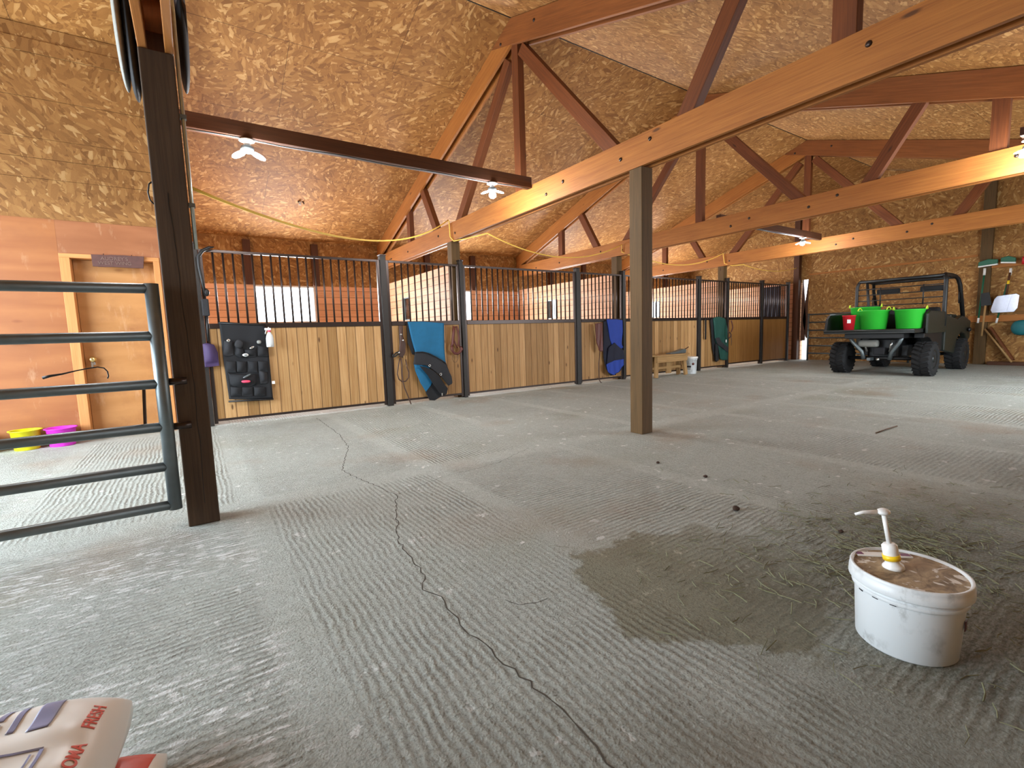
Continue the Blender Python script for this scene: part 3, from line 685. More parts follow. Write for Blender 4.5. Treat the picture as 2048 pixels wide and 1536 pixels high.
# plank partitions between the stalls, each with a small barred opening
pl_lab = ['plank partition behind the turquoise blanket door', 'plank partition behind the royal blue blanket door', 'plank partition behind the green blanket door', 'plank partition closing the far end of the stalls']
for k, X in enumerate((3.606, 7.32, 11.03, 14.0)):
    t = thing('stall_partition', pl_lab[k], 'partition', (X, 8.7, 0), 'stall partitions')
    y0, y1 = SY+0.22, YB-0.01; a, b = 8.86, 9.24; mb = MB()
    mb.wbox(X-0.03, X+0.03, y0, a, 0.0, 2.16); mb.wbox(X-0.03, X+0.03, b, y1, 0.0, 2.16); mb.wbox(X-0.03, X+0.03, a, b, 0.0, 1.34); mb.wbox(X-0.03, X+0.03, a, b, 1.79, 2.16)
    part('plank_wall', mb, 'plank', t)
    f = MB(); f.box(X-0.04, X+0.04, a, a+0.02, 1.34, 1.79); f.box(X-0.04, X+0.04, b-0.02, b, 1.34, 1.79); f.box(X-0.04, X+0.04, a, b, 1.34, 1.36); f.box(X-0.04, X+0.04, a, b, 1.77, 1.79)
    part('opening_frame', f, 'galv', t)
    for i in range(4): part('bar', MB().tube([(X, a+0.02+0.34*(i+1)/5, 1.355), (X, a+0.02+0.34*(i+1)/5, 1.775)], 0.009, 6), 'iron', t)
ya, yb = PX(13.95, 1560, 600).y, PX(13.95, 1527, 600).y
mb = MB().cloth([(0, 2.12), (1, 2.12), (1, 0.9), (0, 0.9)], 8.0, 0.02, 0.03, 24)  # navy sheet stands in for the dark area behind the bars
rot = [(13.948+(v[1]-8.0), ya+(yb-ya)*v[0], v[2]) for v in mb.v]; mb.v = rot
solo('navy_sheet', mb, 'navy', 'dark navy sheet standing in for the dark area behind the farthest stall bars', 'rug', (13.93, (ya+yb)/2, 0.9))

# ================================================================== GATE, LEFT SIDE
GY = 3.07
t = thing('pipe_gate', 'grey galvanised pipe gate hinged to the near post', 'gate', (-1.6, GY, 0))
gz = (1.299, 1.058, 0.809, 0.581, 0.368, 0.157)
for z in gz: part('rail', MB().tube([(-3.0, GY, z), (-0.15, GY, z)], 0.025, 14), 'galv', t)
part('end_stile', MB().tube([(-0.153, GY, 0.132), (-0.153, GY, 1.324)], 0.031, 16), 'galv', t)
part('end_stile', MB().tube([(-3.0, GY, 0.122), (-3.0, GY, 1.326)], 0.031, 16), 'galv', t)
for z in (0.815, 0.575):
    part('hinge_pin', MB().tube([(-0.130, GY+0.012, z), (-0.045, GY+0.018, z)], 0.019, 12), 'iron', t)
part('stay_bar', MB().beam((-0.245, GY+0.035, 0.575), (-0.232, GY+0.035, 0.80), 0.012, 0.046, (0, 1, 0)), 'iron', t, 'dark flat bar behind two rails')
pts = [PY(GY-0.0, x, y) for x, y in ((85, 756), (100, 752), (125, 748), (150, 742), (175, 737), (195, 734), (208, 736), (215, 743), (217, 752), (215, 757))]
solo('black_cord', MB().tube(pts, [0.007, 0.006, 0.004, 0.003, 0.003, 0.003, 0.003, 0.003, 0.003, 0.003], 8), 'black', 'thin black cord looped over a gate rail in front of the door', 'cord', tuple(pts[4]))
# door sign
t = thing('door_sign', 'dark brown carved sign hung over the left door', 'sign', (-0.61, SY-0.03, 1.945))
P0, P1, P2, P3 = [PY(SY-0.03, *q) for q in ((182, 509), (288, 513), (287, 537), (186, 533))]
mb = MB(); poly = []
for i in range(9): q = P0.lerp(P1, i/8); poly.append((q.x, q.z+random.uniform(-0.003, 0.003)))
for i in range(9): q = P2.lerp(P3, i/8); poly.append((q.x, q.z+random.uniform(-0.002, 0.002)))
mb.prism(poly, 1, SY-0.045, SY-0.024); sb_ = part('board', mb, 'signwood', t, None, 0.002)
mid = (P0+P1+P2+P3)/4; ang = math.atan2(P1.z-P0.z, P1.x-P0.x)
for txt, dz, sz in (("AUDREY'S", 0.024, 0.052), ("WEST WING", -0.024, 0.050)):
    ca, sa = math.cos(ang), math.sin(ang)
    part('lettering', textmb(txt, sz, lambda x, y, z: (mid.x-0.03+x*ca-(y+dz)*sa, SY-0.046+z, mid.z+x*sa+(y+dz)*ca)), 'signletter', sb_, 'carved letters')
for dx in (-0.12, 0.12):
    q = mid+Vector((dx, 0, 0.055)); part('hook', MB().tube([(q.x, SY-0.03, q.z-0.02), (q.x, SY-0.035, q.z+0.012), (q.x, SY-0.024, q.z+0.02)], 0.004, 6), 'iron', t)
# switch plate
q = PY(SY-0.006, 28, 683); t = thing('wall_outlet', 'small outlet box low on the left plywood wall', 'outlet', tuple(q))
part('box', MB().box(q.x-0.035, q.x+0.035, SY-0.045, SY-0.005, q.z-0.022, q.z+0.03), 'galv', t, None, 0.003)
part('cover', MB().box(q.x-0.03, q.x+0.012, SY-0.051, SY-0.045, q.z-0.012, q.z+0.027), 'white', t)
# feed tubs on the floor by the door
def tub(c, r0_, r1_, h, mat, name, label, hm=None, grp=None, ndirs=2, ang=0.0, lip=0.012, cat='tub'):
    x, y, z = c; t = thing(name, label, cat, c, grp)
    pr = [(0.0, 0.004), (r0_-0.01, 0.0), (r0_, 0.006), (r1_-0.004, h-0.02), (r1_+lip, h-0.012), (r1_+lip+0.002, h-0.002), (r1_+0.003, h), (r1_-0.006, h-0.006), (r0_-0.006, 0.014), (0.0, 0.012)]
    part('body', MB().lathe(pr, c, 36), mat, t)
    for i in range(ndirs):
        a = ang+i*PI; dx, dy = math.cos(a), math.sin(a); px, py = -dy, dx; pts = []
        for k in range(11):
            w = -1+2*k/10; pts.append((x+dx*(r1_+lip)+px*w*r1_*0.28, y+dy*(r1_+lip)+py*w*r1_*0.28, z+h-0.004+0.055*(1-w*w)))
        part('handle', MB().tube(pts, 0.009, 8), hm or mat, t)
    return t
def flat_tub(px, py, mat, label, r, h):
    q = PZ(0, px, py); y = min(q.y+0.0, SY-0.026-r-0.02); f = y/q.y; x = q.x*f
    t = thing('feed_pan', label, 'feed pan', (x, y, 0), 'rubber feed pans by the door')
    pr = [(0, 0.004), (r*0.82, 0.0), (r*0.84, 0.006), (r*0.97, h-0.014), (r+0.012, h-0.008), (r+0.014, h), (r*0.94, h-0.004), (r*0.80, 0.014), (0, 0.012)]
    part('body', MB().lathe(pr, (x, y, 0), 36), mat, t)
    return t
t = flat_tub(55, 893, 'lime_y', 'yellow rubber feed pan on the floor by the left wall', 0.115, 0.20)
t = flat_tub(126, 888, 'magenta', 'magenta rubber feed pan on the floor beside the door frame', 0.120, 0.19)
q = PZ(0, 2, 898); t = thing('pail', 'green pail with white rim at the left edge of the picture', 'pail', (q.x-0.09, q.y-0.22, 0))
part('body', MB().lathe([(0, 0.003), (0.085, 0), (0.105, 0.17), (0.10, 0.17), (0.08, 0.01), (0, 0.01)], (q.x-0.09, q.y-0.22, 0), 32), 'dgreen', t)
part('rim', MB().lathe([(0.10, 0.163), (0.113, 0.165), (0.115, 0.18), (0.10, 0.18)], (q.x-0.09, q.y-0.22, 0), 32), 'white', t)

# saddle straddling the near truss over the post
t = thing('saddle', 'black saddle with grey pad slung over the near truss above the post', 'saddle', (-0.03, 3.72, 2.78))
part('flap', MB().ball((-0.150, 3.72, 2.92), 0.034, 0.30, 0.43, 28, 20, 0.75), 'fabric_k', t, None)
part('pad', MB().ball((-0.196, 3.72, 2.95), 0.028, 0.31, 0.41, 28, 20, 0.75), 'fleece', t, 'grey fleece pad outside the left flap')
part('flap', MB().ball((0.104, 3.72, 3.00), 0.034, 0.28, 0.40, 28, 20, 0.75), 'fabric_k', t)
part('seat', MB().sheet(lambda u, v: (-0.19+0.32*u, 3.45+0.52*v, 2.80+0.17*math.sin(PI*u)+0.12*(2*v-1)**2), 14, 10, 0.03, (0, 0, 1)), 'leather', t)
# conduit down the near post with bend at the top
pts = [(0.058, 3.17, 2.86), (0.06, 3.15, 2.72), (0.058, 3.135, 2.6), (0.058, 3.13, 2.4), (0.058, 3.13, 1.9), (0.058, 3.13, 1.52)]
t = thing('conduit', 'bright metal conduit down the right side of the near post', 'conduit', (0.058, 3.13, 1.52))
part('pipe', MB().tube(pts, 0.010, 10), 'galv_bright', t)
for z in (2.2, 1.75): part('clip', MB().box(0.043, 0.073, 3.113, 3.146, z-0.01, z+0.01), 'galv', t)
pts = [PY(3.18, x, y) for x, y in ((306, 362), (298, 368), (296, 385), (300, 400), (308, 408))]
solo('loose_wire', MB().tube(pts, 0.004, 6), 'black', 'short black wire loop at the left side of the near post', 'wire', tuple(pts[2]))

# yellow rope strung from truss to truss
def sag(a, b, s, n=22):
    a, b = Vector(a), Vector(b); return [a.lerp(b, i/n)+Vector((0, 0, -4*s*(i/n)*(1-i/n))) for i in range(n+1)]
pts = sag((0.062, 3.20, 1.862), (3.495, 6.90, 2.82), 0.30, 30)+[Vector((3.512, 6.90, 2.80)), Vector((3.512, 6.88, 2.56)), Vector((3.53, 6.80, 2.485)), Vector((3.60, 6.55, 2.482)), Vector((3.70, 6.20, 2.486))]
pts += sag((3.72, 6.1, 2.49), (7.22, 6.73, 2.70), 0.30)+[Vector((7.225, 6.74, 2.56)), Vector((7.3, 6.6, 2.484)), Vector((7.41, 6.55, 2.486))]
pts += sag((7.43, 6.6, 2.50), (10.93, 6.9, 2.80), 0.24)+[Vector((10.935, 6.86, 2.55)), Vector((11.0, 6.7, 2.484)), Vector((11.12, 6.5, 2.486))]
pts += sag((11.14, 6.5, 2.49), (14.49, 6.86, 2.62), 0.12)
solo('rope', MB().tube(pts, 0.009, 6), 'rope', 'yellow rope strung in loops from truss to truss above the stalls', 'rope', tuple(pts[0]))

# hook in the roof
hp = None
for i in range(400):
    p = Vector((0, 0, CAMH))+ray(602, 402)*(0.03*i)
    if p.z > roofz(p.y): hp = p; break
if hp:
    t = thing('roof_hook', 'small dark hook with white tab under the roof boards', 'hook', tuple(hp))
    part('hook', MB().tube([hp+Vector((-0.05, 0, -0.03)), hp+Vector((-0.03, 0, 0.0)), hp, hp+Vector((0.04, 0, -0.02)), hp+Vector((0.045, 0, -0.05))], 0.011, 8), 'iron', t)
    part('tab', MB().box(hp.x-0.04, hp.x-0.005, hp.y-0.01, hp.y+0.01, hp.z-0.07, hp.z-0.02), 'white', t)

# ================================================================== THINGS HUNG ON THE STALL FRONTS
FY = SY-0.052
# tool with curved black handle and grey pouch, hung beside the first stall post
t = thing('hanging_tool', 'curved black tool handle with a grey pouch, hung by the near post', 'tool', (0.12, FY-0.04, 1.3))
W_ = lambda x, y, yy=FY-0.05: PY(yy, x, y)
part('handle', MB().tube([W_(428, 494), W_(418, 495), W_(405, 501), W_(396, 513), W_(398, 535), W_(404, 560), W_(411, 590)], [0.006, 0.018, 0.02, 0.02, 0.015, 0.015, 0.017], 10), 'black', t)
a, b = W_(402, 598), W_(420, 632)
part('pouch', MB().box(a.x, b.x, FY-0.085, FY-0.03, b.z, a.z), 'fabric_g', t, 'grey square pouch', 0.012)
part('buckle', MB().ball(W_(413, 585), 0.03, 0.02, 0.045), 'black', t)
part('shaft', MB().tube([W_(414, 630), W_(415, 655), W_(417, 682)], 0.013, 8), 'black', t)
a = [W_(x, y) for x, y in ((405, 687), (415, 686), (428, 689), (436, 705), (439, 732), (410, 735))]
solo('purple_pouch', MB().cloth([(p.x, p.z) for p in a], FY-0.03, 0.03, 0.01, 20, bulge=0.04), 'purple', 'purple cloth pouch hanging left of the black organizer', 'pouch', tuple(a[3]))
# grooming organizer
t = thing('grooming_organizer', 'black hanging organizer with pockets on the nearest stall front', 'organizer', tuple(PY(FY, 495, 725)))
W_ = lambda x, y, yy=FY: PY(yy, x, y)
pan = [W_(x, y) for x, y in ((438, 643), (530, 649), (537, 700), (546, 797), (459, 803), (447, 720))]
part('back_panel', MB().cloth([(p.x, p.z) for p in pan], FY, 0.014, 0.01, 22), 'fabric_k', t)
def pocket(px, d, mat='fabric_k', lab=None):
    ps = [W_(x, y, FY-0.012) for x, y in px]
    return part('pocket', MB().cloth([(p.x, p.z) for p in ps], FY-0.012, 0.012, 0.012, 30, 10, 10, bulge=d), mat, t, lab)
z6 = lambda pts: [(400+x*180/1382, 620+y*180/1382) for x, y in pts]
pocket(z6(((370, 470), (510, 480), (520, 690), (440, 715), (355, 690))), 0.035, 'fabric_g', 'grey mesh pocket')
pocket(z6(((540, 560), (660, 590), (700, 720), (620, 730), (535, 690))), 0.03)
pocket(z6(((680, 600), (860, 590), (870, 720), (690, 735))), 0.035)
pocket(z6(((880, 540), (1040, 560), (1050, 720), (890, 720))), 0.025)
for a0 in (400, 560, 730, 890): pocket(z6(((a0, 780), (a0+150, 780), (a0+155, 960), (a0+10, 960))), 0.022)
pocket(z6(((430, 960), (600, 1060), (780, 1080), (870, 960), (870, 1140), (700, 1200), (470, 1160))), 0.05)
pocket(z6(((900, 930), (1030, 950), (1045, 1130), (930, 1140))), 0.04, 'fabric_g', 'grey side pocket')
for a0 in (470, 640, 830): pocket(z6(((a0, 1180), (a0+170, 1180), (a0+175, 1320), (a0+5, 1320))), 0.022)
part('bottom_bar', MB().tube([W_(457, 803, FY-0.008), W_(547, 798, FY-0.008)], 0.011, 8), 'black', t)
part('top_bar', MB().tube([W_(437, 646, FY-0.004), W_(531, 650, FY-0.004)], 0.012, 8), 'black', t)
c = W_(491, 710, FY-0.055); mb = MB().lathe([(0.034, 0), (0.034, 0.004), (0, 0.006)], c, 24, (0, -1, 0), sy=0.55); lg_ = part('logo_patch', mb, 'white', t, 'white oval logo patch')
c = W_(491, 710, FY-0.0625); mb = MB().lathe([(0.020, 0), (0.020, 0.0015), (0, 0.0015)], c, 20, (0, -1, 0), sy=0.35); part('logo_mark', mb, 'galv', lg_)
c = W_(546, 765, FY-0.01); part('care_tag', MB().box(c.x-0.012, c.x+0.022, FY-0.016, FY-0.012, c.z-0.018, c.z+0.02), 'white', t, 'small white care tag')
def small(name, px, py, sx, sz, d, mat, label, cat, rot=0.0, yy=FY-0.06):
    c = PY(yy, px, py); mb = MB().ball((0, 0, 0), sx, d, sz, 16, 10, 0.6); q = Matrix.Rotation(rot, 3, 'Y'); mb.v = [tuple(q @ Vector(v)+c) for v in mb.v]
    return solo(name, mb, mat, label, cat, tuple(c))
small('grooming_brush', 492, 763, 0.05, 0.017, 0.02, 'pink', 'pink brush in the wide pocket of the organizer', 'brush', 0.05, FY-0.075)
small('hoof_pick', 494, 752, 0.05, 0.012, 0.012, 'galv', 'grey metal tool above the pink brush in the organizer', 'tool', -0.45, FY-0.072)
small('work_glove', 478, 688, 0.045, 0.05, 0.02, 'fabric_g', 'grey glove sticking out of the organizer middle pocket', 'glove', 0.4, FY-0.045)
small('clip', 504, 695, 0.03, 0.013, 0.012, 'silver', 'shiny buckle on the organizer right of the grey glove', 'buckle', -0.5, FY-0.05)
small('bottle_cap', 518, 684, 0.025, 0.022, 0.02, 'fleece', 'pale round cap in the upper right organizer pocket', 'cap', 0, FY-0.045)
small('scissors', 457, 681, 0.02, 0.02, 0.01, 'silver', 'small metal tool in the upper left organizer pocket', 'tool', 0.6, FY-0.045)
# spray bottle
c = PY(FY-0.085, 541, 694); t = thing('spray_bottle', 'white spray bottle hung on the stall rail beside the organizer', 'bottle', tuple(c)); H0 = 0.245
part('body', MB().lathe([(0, 0), (0.040, 0.0), (0.044, 0.008), (0.044, 0.11), (0.036, 0.15), (0.017, 0.185), (0.014, 0.195), (0, 0.196)], c, 24, sy=0.7), 'bucketw', t)
part('collar', MB().lathe([(0.018, 0.19), (0.018, 0.21), (0.012, 0.213)], c, 18), 'pink', t, 'pale red collar')
part('spray_head', MB().box(c.x-0.05, c.x+0.022, c.y-0.014, c.y+0.014, c.z+0.21, c.z+0.24), 'white', t, None, 0.006)
part('hook', MB().tube([c+Vector((0.0, 0.0, 0.235)), c+Vector((0.0, 0.04, 0.25)), c+Vector((0.0, 0.085, 0.235))], 0.005, 8), 'white', t)
part('trigger', MB().tube([c+Vector((-0.03, 0, 0.212)), c+Vector((-0.042, 0, 0.19)), c+Vector((-0.046, 0, 0.165))], 0.005, 8), 'white', t)

# turquoise blanket
z7 = lambda pts: [(780+x*160/1229, 620+y*160/1229) for x, y in pts]
def clothpx(pts, yy, th, amp=0.012, fr=24, bulge=0.0, nu=18, nv=24, seed=0.0):
    return MB().cloth([(p.x, p.z) for p in (PY(yy, *q) for q in pts)], yy, th, amp, fr, nu, nv, bulge, seed)
t = thing('horse_blanket', 'turquoise horse blanket with black lower panels over a stall door', 'blanket', tuple(PY(FY-0.03, 850, 700)), 'horse blankets')
part('fold', clothpx(z7(((262, 190), (400, 190), (420, 700), (345, 690), (270, 500))), FY-0.005, 0.016), 'fabric_k', t, 'black fold behind')
part('main_panel', clothpx(z7(((275, 178), (830, 178), (832, 600), (850, 780), (862, 830), (700, 900), (380, 900), (388, 640), (330, 430))), FY-0.03, 0.02, 0.012, 16), 'turq', t)
part('under_panel', clothpx(z7(((365, 800), (470, 800), (560, 960), (650, 1090), (640, 1140), (552, 1255), (470, 1120), (395, 940))), FY-0.035, 0.02), 'turq', t)
part('lining', clothpx(z7(((545, 1250), (640, 1100), (720, 1100), (800, 1290), (780, 1330), (690, 1390), (612, 1388))), FY-0.03, 0.02), 'fabric_k', t)
lp_ = part('lower_panel', clothpx(z7(((390, 645), (500, 640), (600, 665), (720, 725), (800, 775), (862, 815), (915, 960), (945, 1020), (960, 1130), (900, 1163), (800, 1040), (700, 950), (620, 885), (540, 845), (365, 845))), FY-0.058, 0.02, 0.012, 20), 'fabric_g', t, 'charcoal lower panel')
part('leg_flap', clothpx(z7(((455, 860), (560, 880), (680, 940), (760, 1020), (850, 1160), (890, 1200), (870, 1300), (820, 1315), (750, 1260), (660, 1130), (580, 1000))), FY-0.078, 0.016, 0.012, 20, seed=1), 'fabric_k', t)
part('binding', MB().tube([PY(FY-0.075, *q) for q in z7(((388, 648), (500, 643), (600, 668), (720, 728), (800, 778), (862, 822)))], 0.007, 6), 'black', t)
for q in z7(((610, 855), (780, 988))):
    c = PY(FY-0.085, *q); part('ring', MB().tube([c+Vector((0.016*math.cos(a), 0, 0.018*math.sin(a))) for a in [2*PI*i/12 for i in range(12)]], 0.004, 6, True), 'silver', lp_)
c = PY(FY-0.085, *z7(((800, 1295),))[0]); part('buckle', MB().box(c.x-0.009, c.x+0.009, c.y-0.006, c.y+0.006, c.z-0.022, c.z+0.022), 'silver', t, None, 0.003)
# bridle with rope, left of it
t = thing('bridle', 'dark brown bridle with a looped lead left of the turquoise blanket', 'bridle', tuple(PY(FY-0.03, 802, 700)))
part('straps', clothpx(z7(((140, 235), (195, 235), (200, 400), (240, 520), (235, 650), (200, 735), (140, 720), (150, 500))), FY-0.02, 0.02, 0.01, 60, 0.01), 'leather', t)
B_ = lambda pts, d=0.03: [PY(FY-d, *q) for q in z7(pts)]
part('noseband', MB().tube(B_(((140, 640), (95, 660), (45, 700), (45, 725), (90, 705), (140, 670))), 0.012, 8), 'black', t)
part('reins', MB().tube(B_(((150, 740), (128, 860), (112, 980), (135, 1060), (180, 1098), (240, 1095), (285, 1040), (290, 960), (262, 880), (240, 760))), 0.009, 8), 'leather', t)
part('lead_line', MB().tube(B_(((170, 740), (185, 860), (185, 980), (200, 1100), (225, 1200), (280, 1330), (315, 1420), (330, 1460)), 0.035), 0.009, 8), 'leather', t)
part('cheek_strap', MB().tube(B_(((215, 700), (222, 780), (215, 850))), 0.006, 6), 'bench', t, 'tan strap')
part('cheek_strap', MB().tube(B_(((245, 700), (255, 780), (250, 870))), 0.006, 6), 'bench', t, 'tan strap')
for q in ((170, 375), (200, 465), (140, 655)):
    c = B_((q,), 0.045)[0]; part('ring', MB().ball(c, 0.014, 0.006, 0.014), 'silver', t)
# halter right of it
t = thing('halter', 'red-brown leather halter hung right of the turquoise blanket', 'halter', tuple(PY(FY-0.03, 913, 685)))
part('crown_strap', MB().tube(B_(((985, 250), (975, 380), (962, 520), (948, 560))), 0.023, 8), 'leather_r', t)
part('crown_strap', MB().tube(B_(((1020, 250), (1045, 330), (1060, 430), (1050, 540), (1085, 575))), 0.016, 8), 'leather_r', t)
part('throat_strap', MB().tube(B_(((985, 470), (1010, 530), (1035, 580))), 0.013, 8), 'leather_r', t)
part('noseband', MB().tube(B_(((948, 555), (955, 620), (990, 665), (1040, 672), (1080, 640), (1105, 600), (1085, 570))), 0.022, 8), 'leather_r', t)
part('lead_line', MB().tube(B_(((960, 690), (955, 750), (980, 800), (1020, 800), (1045, 750), (1040, 690)), 0.02), 0.003, 6), 'leather', t)
# royal blue blanket
zb_ = lambda pts: [(1120+x*520/2048, 500+y*520/2048) for x, y in pts]
t = thing('horse_blanket', 'royal blue horse blanket with navy lining over a stall door', 'blanket', tuple(PY(FY-0.03, 1230, 690)), 'horse blankets')
part('lining', clothpx(zb_(((345, 560), (400, 545), (425, 700), (440, 985), (400, 990), (365, 940), (345, 850))), FY-0.015, 0.02), 'navy', t)
part('main_panel', clothpx(zb_(((370, 545), (492, 545), (494, 640), (485, 740), (500, 770), (430, 800), (395, 700))), FY-0.035, 0.02, 0.012, 18), 'royal', t)
part('lower_panel', clothpx(zb_(((385, 770), (430, 730), (470, 770), (500, 790), (508, 850), (490, 930), (455, 970), (400, 990), (370, 930))), FY-0.06, 0.02, 0.02, 30), 'navy', t)
part('hem', clothpx(zb_(((365, 900), (430, 870), (500, 860), (500, 905), (460, 960), (420, 985), (375, 960))), FY-0.085, 0.012, 0.02, 40), 'royal', t)
t = thing('halter', 'dark red-brown halters and lead hung left of the royal blue blanket', 'halter', tuple(PY(FY-0.03, 1195, 690)))
BB = lambda pts, d=0.10: [PY(FY-d, *q) for q in zb_(pts)]
part('straps', clothpx(zb_(((280, 575), (335, 570), (335, 800), (310, 800), (285, 700))), FY-0.10, 0.02, 0.015, 60), 'leather_r', t)
part('lead_line', MB().tube(BB(((315, 800), (305, 900), (308, 1020), (320, 1042), (350, 1055))), 0.008, 6), 'leather', t)
part('rope', MB().tube(BB(((268, 580), (275, 640), (282, 690), (285, 740)), 0.04), 0.012, 6), 'bench', t, 'pale rope')
# green blanket
zg = lambda pts: [(1400+x*100/1280, 620+y*100/1280) for x, y in pts]
t = thing('horse_blanket', 'forest green horse blanket over the farthest pine stall door', 'blanket', tuple(PY(FY-0.03, 1440, 680)), 'horse blankets')
part('lining', clothpx(zg(((270, 210), (400, 200), (420, 700), (470, 1300), (420, 1330), (380, 1310), (330, 1000), (290, 560))), FY-0.01, 0.02), 'fabric_k', t)
part('main_panel', clothpx(zg(((340, 180), (480, 168), (600, 185), (660, 260), (690, 420), (730, 820), (720, 1100), (700, 1280), (520, 1290), (470, 1000), (380, 720), (360, 400))), FY-0.035, 0.022, 0.02, 22), 'forest', t)
part('turned_flap', clothpx(zg(((395, 720), (490, 700), (560, 830), (720, 960), (720, 1090), (560, 960), (450, 880))), FY-0.065, 0.014, 0.012, 30), 'fabric_g', t)
part('turned_flap', clothpx(zg(((400, 860), (450, 880), (470, 1000), (480, 1300), (400, 1310))), FY-0.06, 0.014, 0.012, 30), 'fabric_k', t)
c = PY(FY-0.075, *zg(((672, 795),))[0]); part('logo_patch', MB().ball(c, 0.022, 0.006, 0.04), 'white', t, 'small white patch')
mb = clothpx(zg(((130, 215), (168, 215), (160, 755), (132, 755))), FY-0.02, 0.012, 0.004)
solo('lead_strap', mb, 'black', 'flat black strap hung left of the green blanket', 'strap', tuple(PY(FY-0.02, 1412, 655)))
t = thing('halter', 'dark halter hung right of the green blanket', 'halter', tuple(PY(FY-0.03, 1462, 660)))
BG = lambda pts, d=0.13: [PY(FY-d, *q) for q in zg(pts)]
part('crown_strap', MB().tube(BG(((735, 290), (720, 420), (715, 560), (720, 720))), 0.012, 6), 'leather', t)
part('crown_strap', MB().tube(BG(((800, 270), (830, 380), (840, 450), (800, 560))), 0.014, 6), 'leather_r', t)
part('noseband', MB().tube(BG(((720, 560), (770, 580), (800, 640), (770, 700), (725, 725))), 0.014, 6), 'leather', t)
part('lead_line', MB().tube(BG(((800, 640), (805, 800), (800, 910))), 0.008, 6), 'leather', t)

# ================================================================== BENCH, TOOL, WHITE PAIL
t = thing('bench', 'low rough pine bench in front of the stalls', 'bench', (8.37, 6.50, 0))
bx0, bx1, by0, by1, bt = 7.86, 8.84, 6.36, 6.66, 0.475
part('seat', MB().box(bx0-0.03, bx1+0.05, by0, by1, bt-0.035, bt), 'bench', t, None, 0.004)
part('apron', MB().box(bx0, bx1, by0+0.01, by0+0.045, bt-0.155, bt-0.036), 'bench', t, None, 0.003)
part('apron', MB().box(bx0, bx1, by1-0.045, by1-0.01, bt-0.155, bt-0.036), 'bench', t, None, 0.003)
for (x, dx) in ((bx0+0.05, -0.05), (bx1-0.05, 0.05)):
    for (y, dy) in ((by0+0.075, -0.02), (by1-0.075, 0.02)):
        part('leg', MB().beam((x+dx, y+dy, 0.008), (x, y, bt-0.037), 0.045, 0.09, (1, 0, 0)), 'bench', t, None, 0.003)
part('stretcher', MB().box(bx0+0.03, bx1-0.03, (by0+by1)/2-0.02, (by0+by1)/2+0.02, 0.17, 0.22), 'bench', t, None, 0.003)
part('brace', MB().box(8.30, 8.46, (by0+by1)/2-0.015, (by0+by1)/2+0.015, 0.07, bt-0.16), 'bench', t, None, 0.003)
a, b, c = PY(6.5, 1337, 706), PY(6.5, 1366, 703), PY(6.5, 1377, 697)
t = thing('hand_scoop', 'grey metal scoop lying on the pine bench', 'scoop', (a.x, 6.5, bt))
z0 = bt+0.004
part('blade', MB().prism([(a.x-0.02, z0), (b.x, z0), (b.x+0.03, z0+0.055), (b.x-0.03, z0+0.09), (a.x+0.2, z0+0.04), (a.x-0.02, z0+0.012)], 1, 6.43, 6.56), 'galv', t, None, 0.004)
part('handle', MB().tube([(b.x-0.02, 6.5, z0+0.06), (b.x+0.1, 6.5, z0+0.085), (c.x, 6.5, z0+0.12)], [0.014, 0.012, 0.01], 8), 'purlin', t)
px_, py_ = 9.15, 6.53
t = thing('white_pail', 'white lidded pail with dark label standing at the end of the bench', 'pail', (px_, py_, 0))
part('body', MB().lathe([(0, 0.0), (0.128, 0.0), (0.132, 0.01), (0.146, 0.31), (0.152, 0.312), (0.153, 0.335), (0.147, 0.34)], (px_, py_, 0), 40), 'bucketw', t)
part('lid', MB().lathe([(0.148, 0.338), (0.164, 0.338), (0.166, 0.372), (0.15, 0.382), (0.12, 0.378), (0, 0.378)], (px_, py_, 0), 40), 'white', t)
def curved(cx, cy, r, a0, a1, z0, z1, n=8):
    mb = MB(); vs = []
    for i in range(n+1):
        a = a0+(a1-a0)*i/n
        for rr in (r, r+0.002):
            for z in (z0, z1): vs.append((cx+rr*math.cos(a), cy+rr*math.sin(a), z))
    fs = []
    for i in range(n):
        b = i*4; c = b+4; fs += [[b+2, b+3, c+3, c+2], [b, c, c+1, b+1], [b, b+2, c+2, c], [b+1, c+1, c+3, b+3]]
    fs += [[0, 1, 3, 2], [n*4, n*4+2, n*4+3, n*4+1]]
    return mb.add(vs, fs)
ac = math.atan2(-py_, -px_)
part('label_block', curved(px_, py_, 0.141, ac-0.75, ac+0.15, 0.145, 0.185), 'fabric_g', t, 'dark printed block')
part('label_block', curved(px_, py_, 0.139, ac-0.7, ac+0.1, 0.105, 0.125), 'fleece', t, 'faint grey print')
n_ = Vector((math.cos(ac+0.45), math.sin(ac+0.45), 0)); part('label_dot', MB().lathe([(0.028, 0), (0.028, 0.004), (0, 0.005)], Vector((px_, py_, 0.225))+n_*0.143, 24, n_), 'leather_r', t, 'dark red round mark')

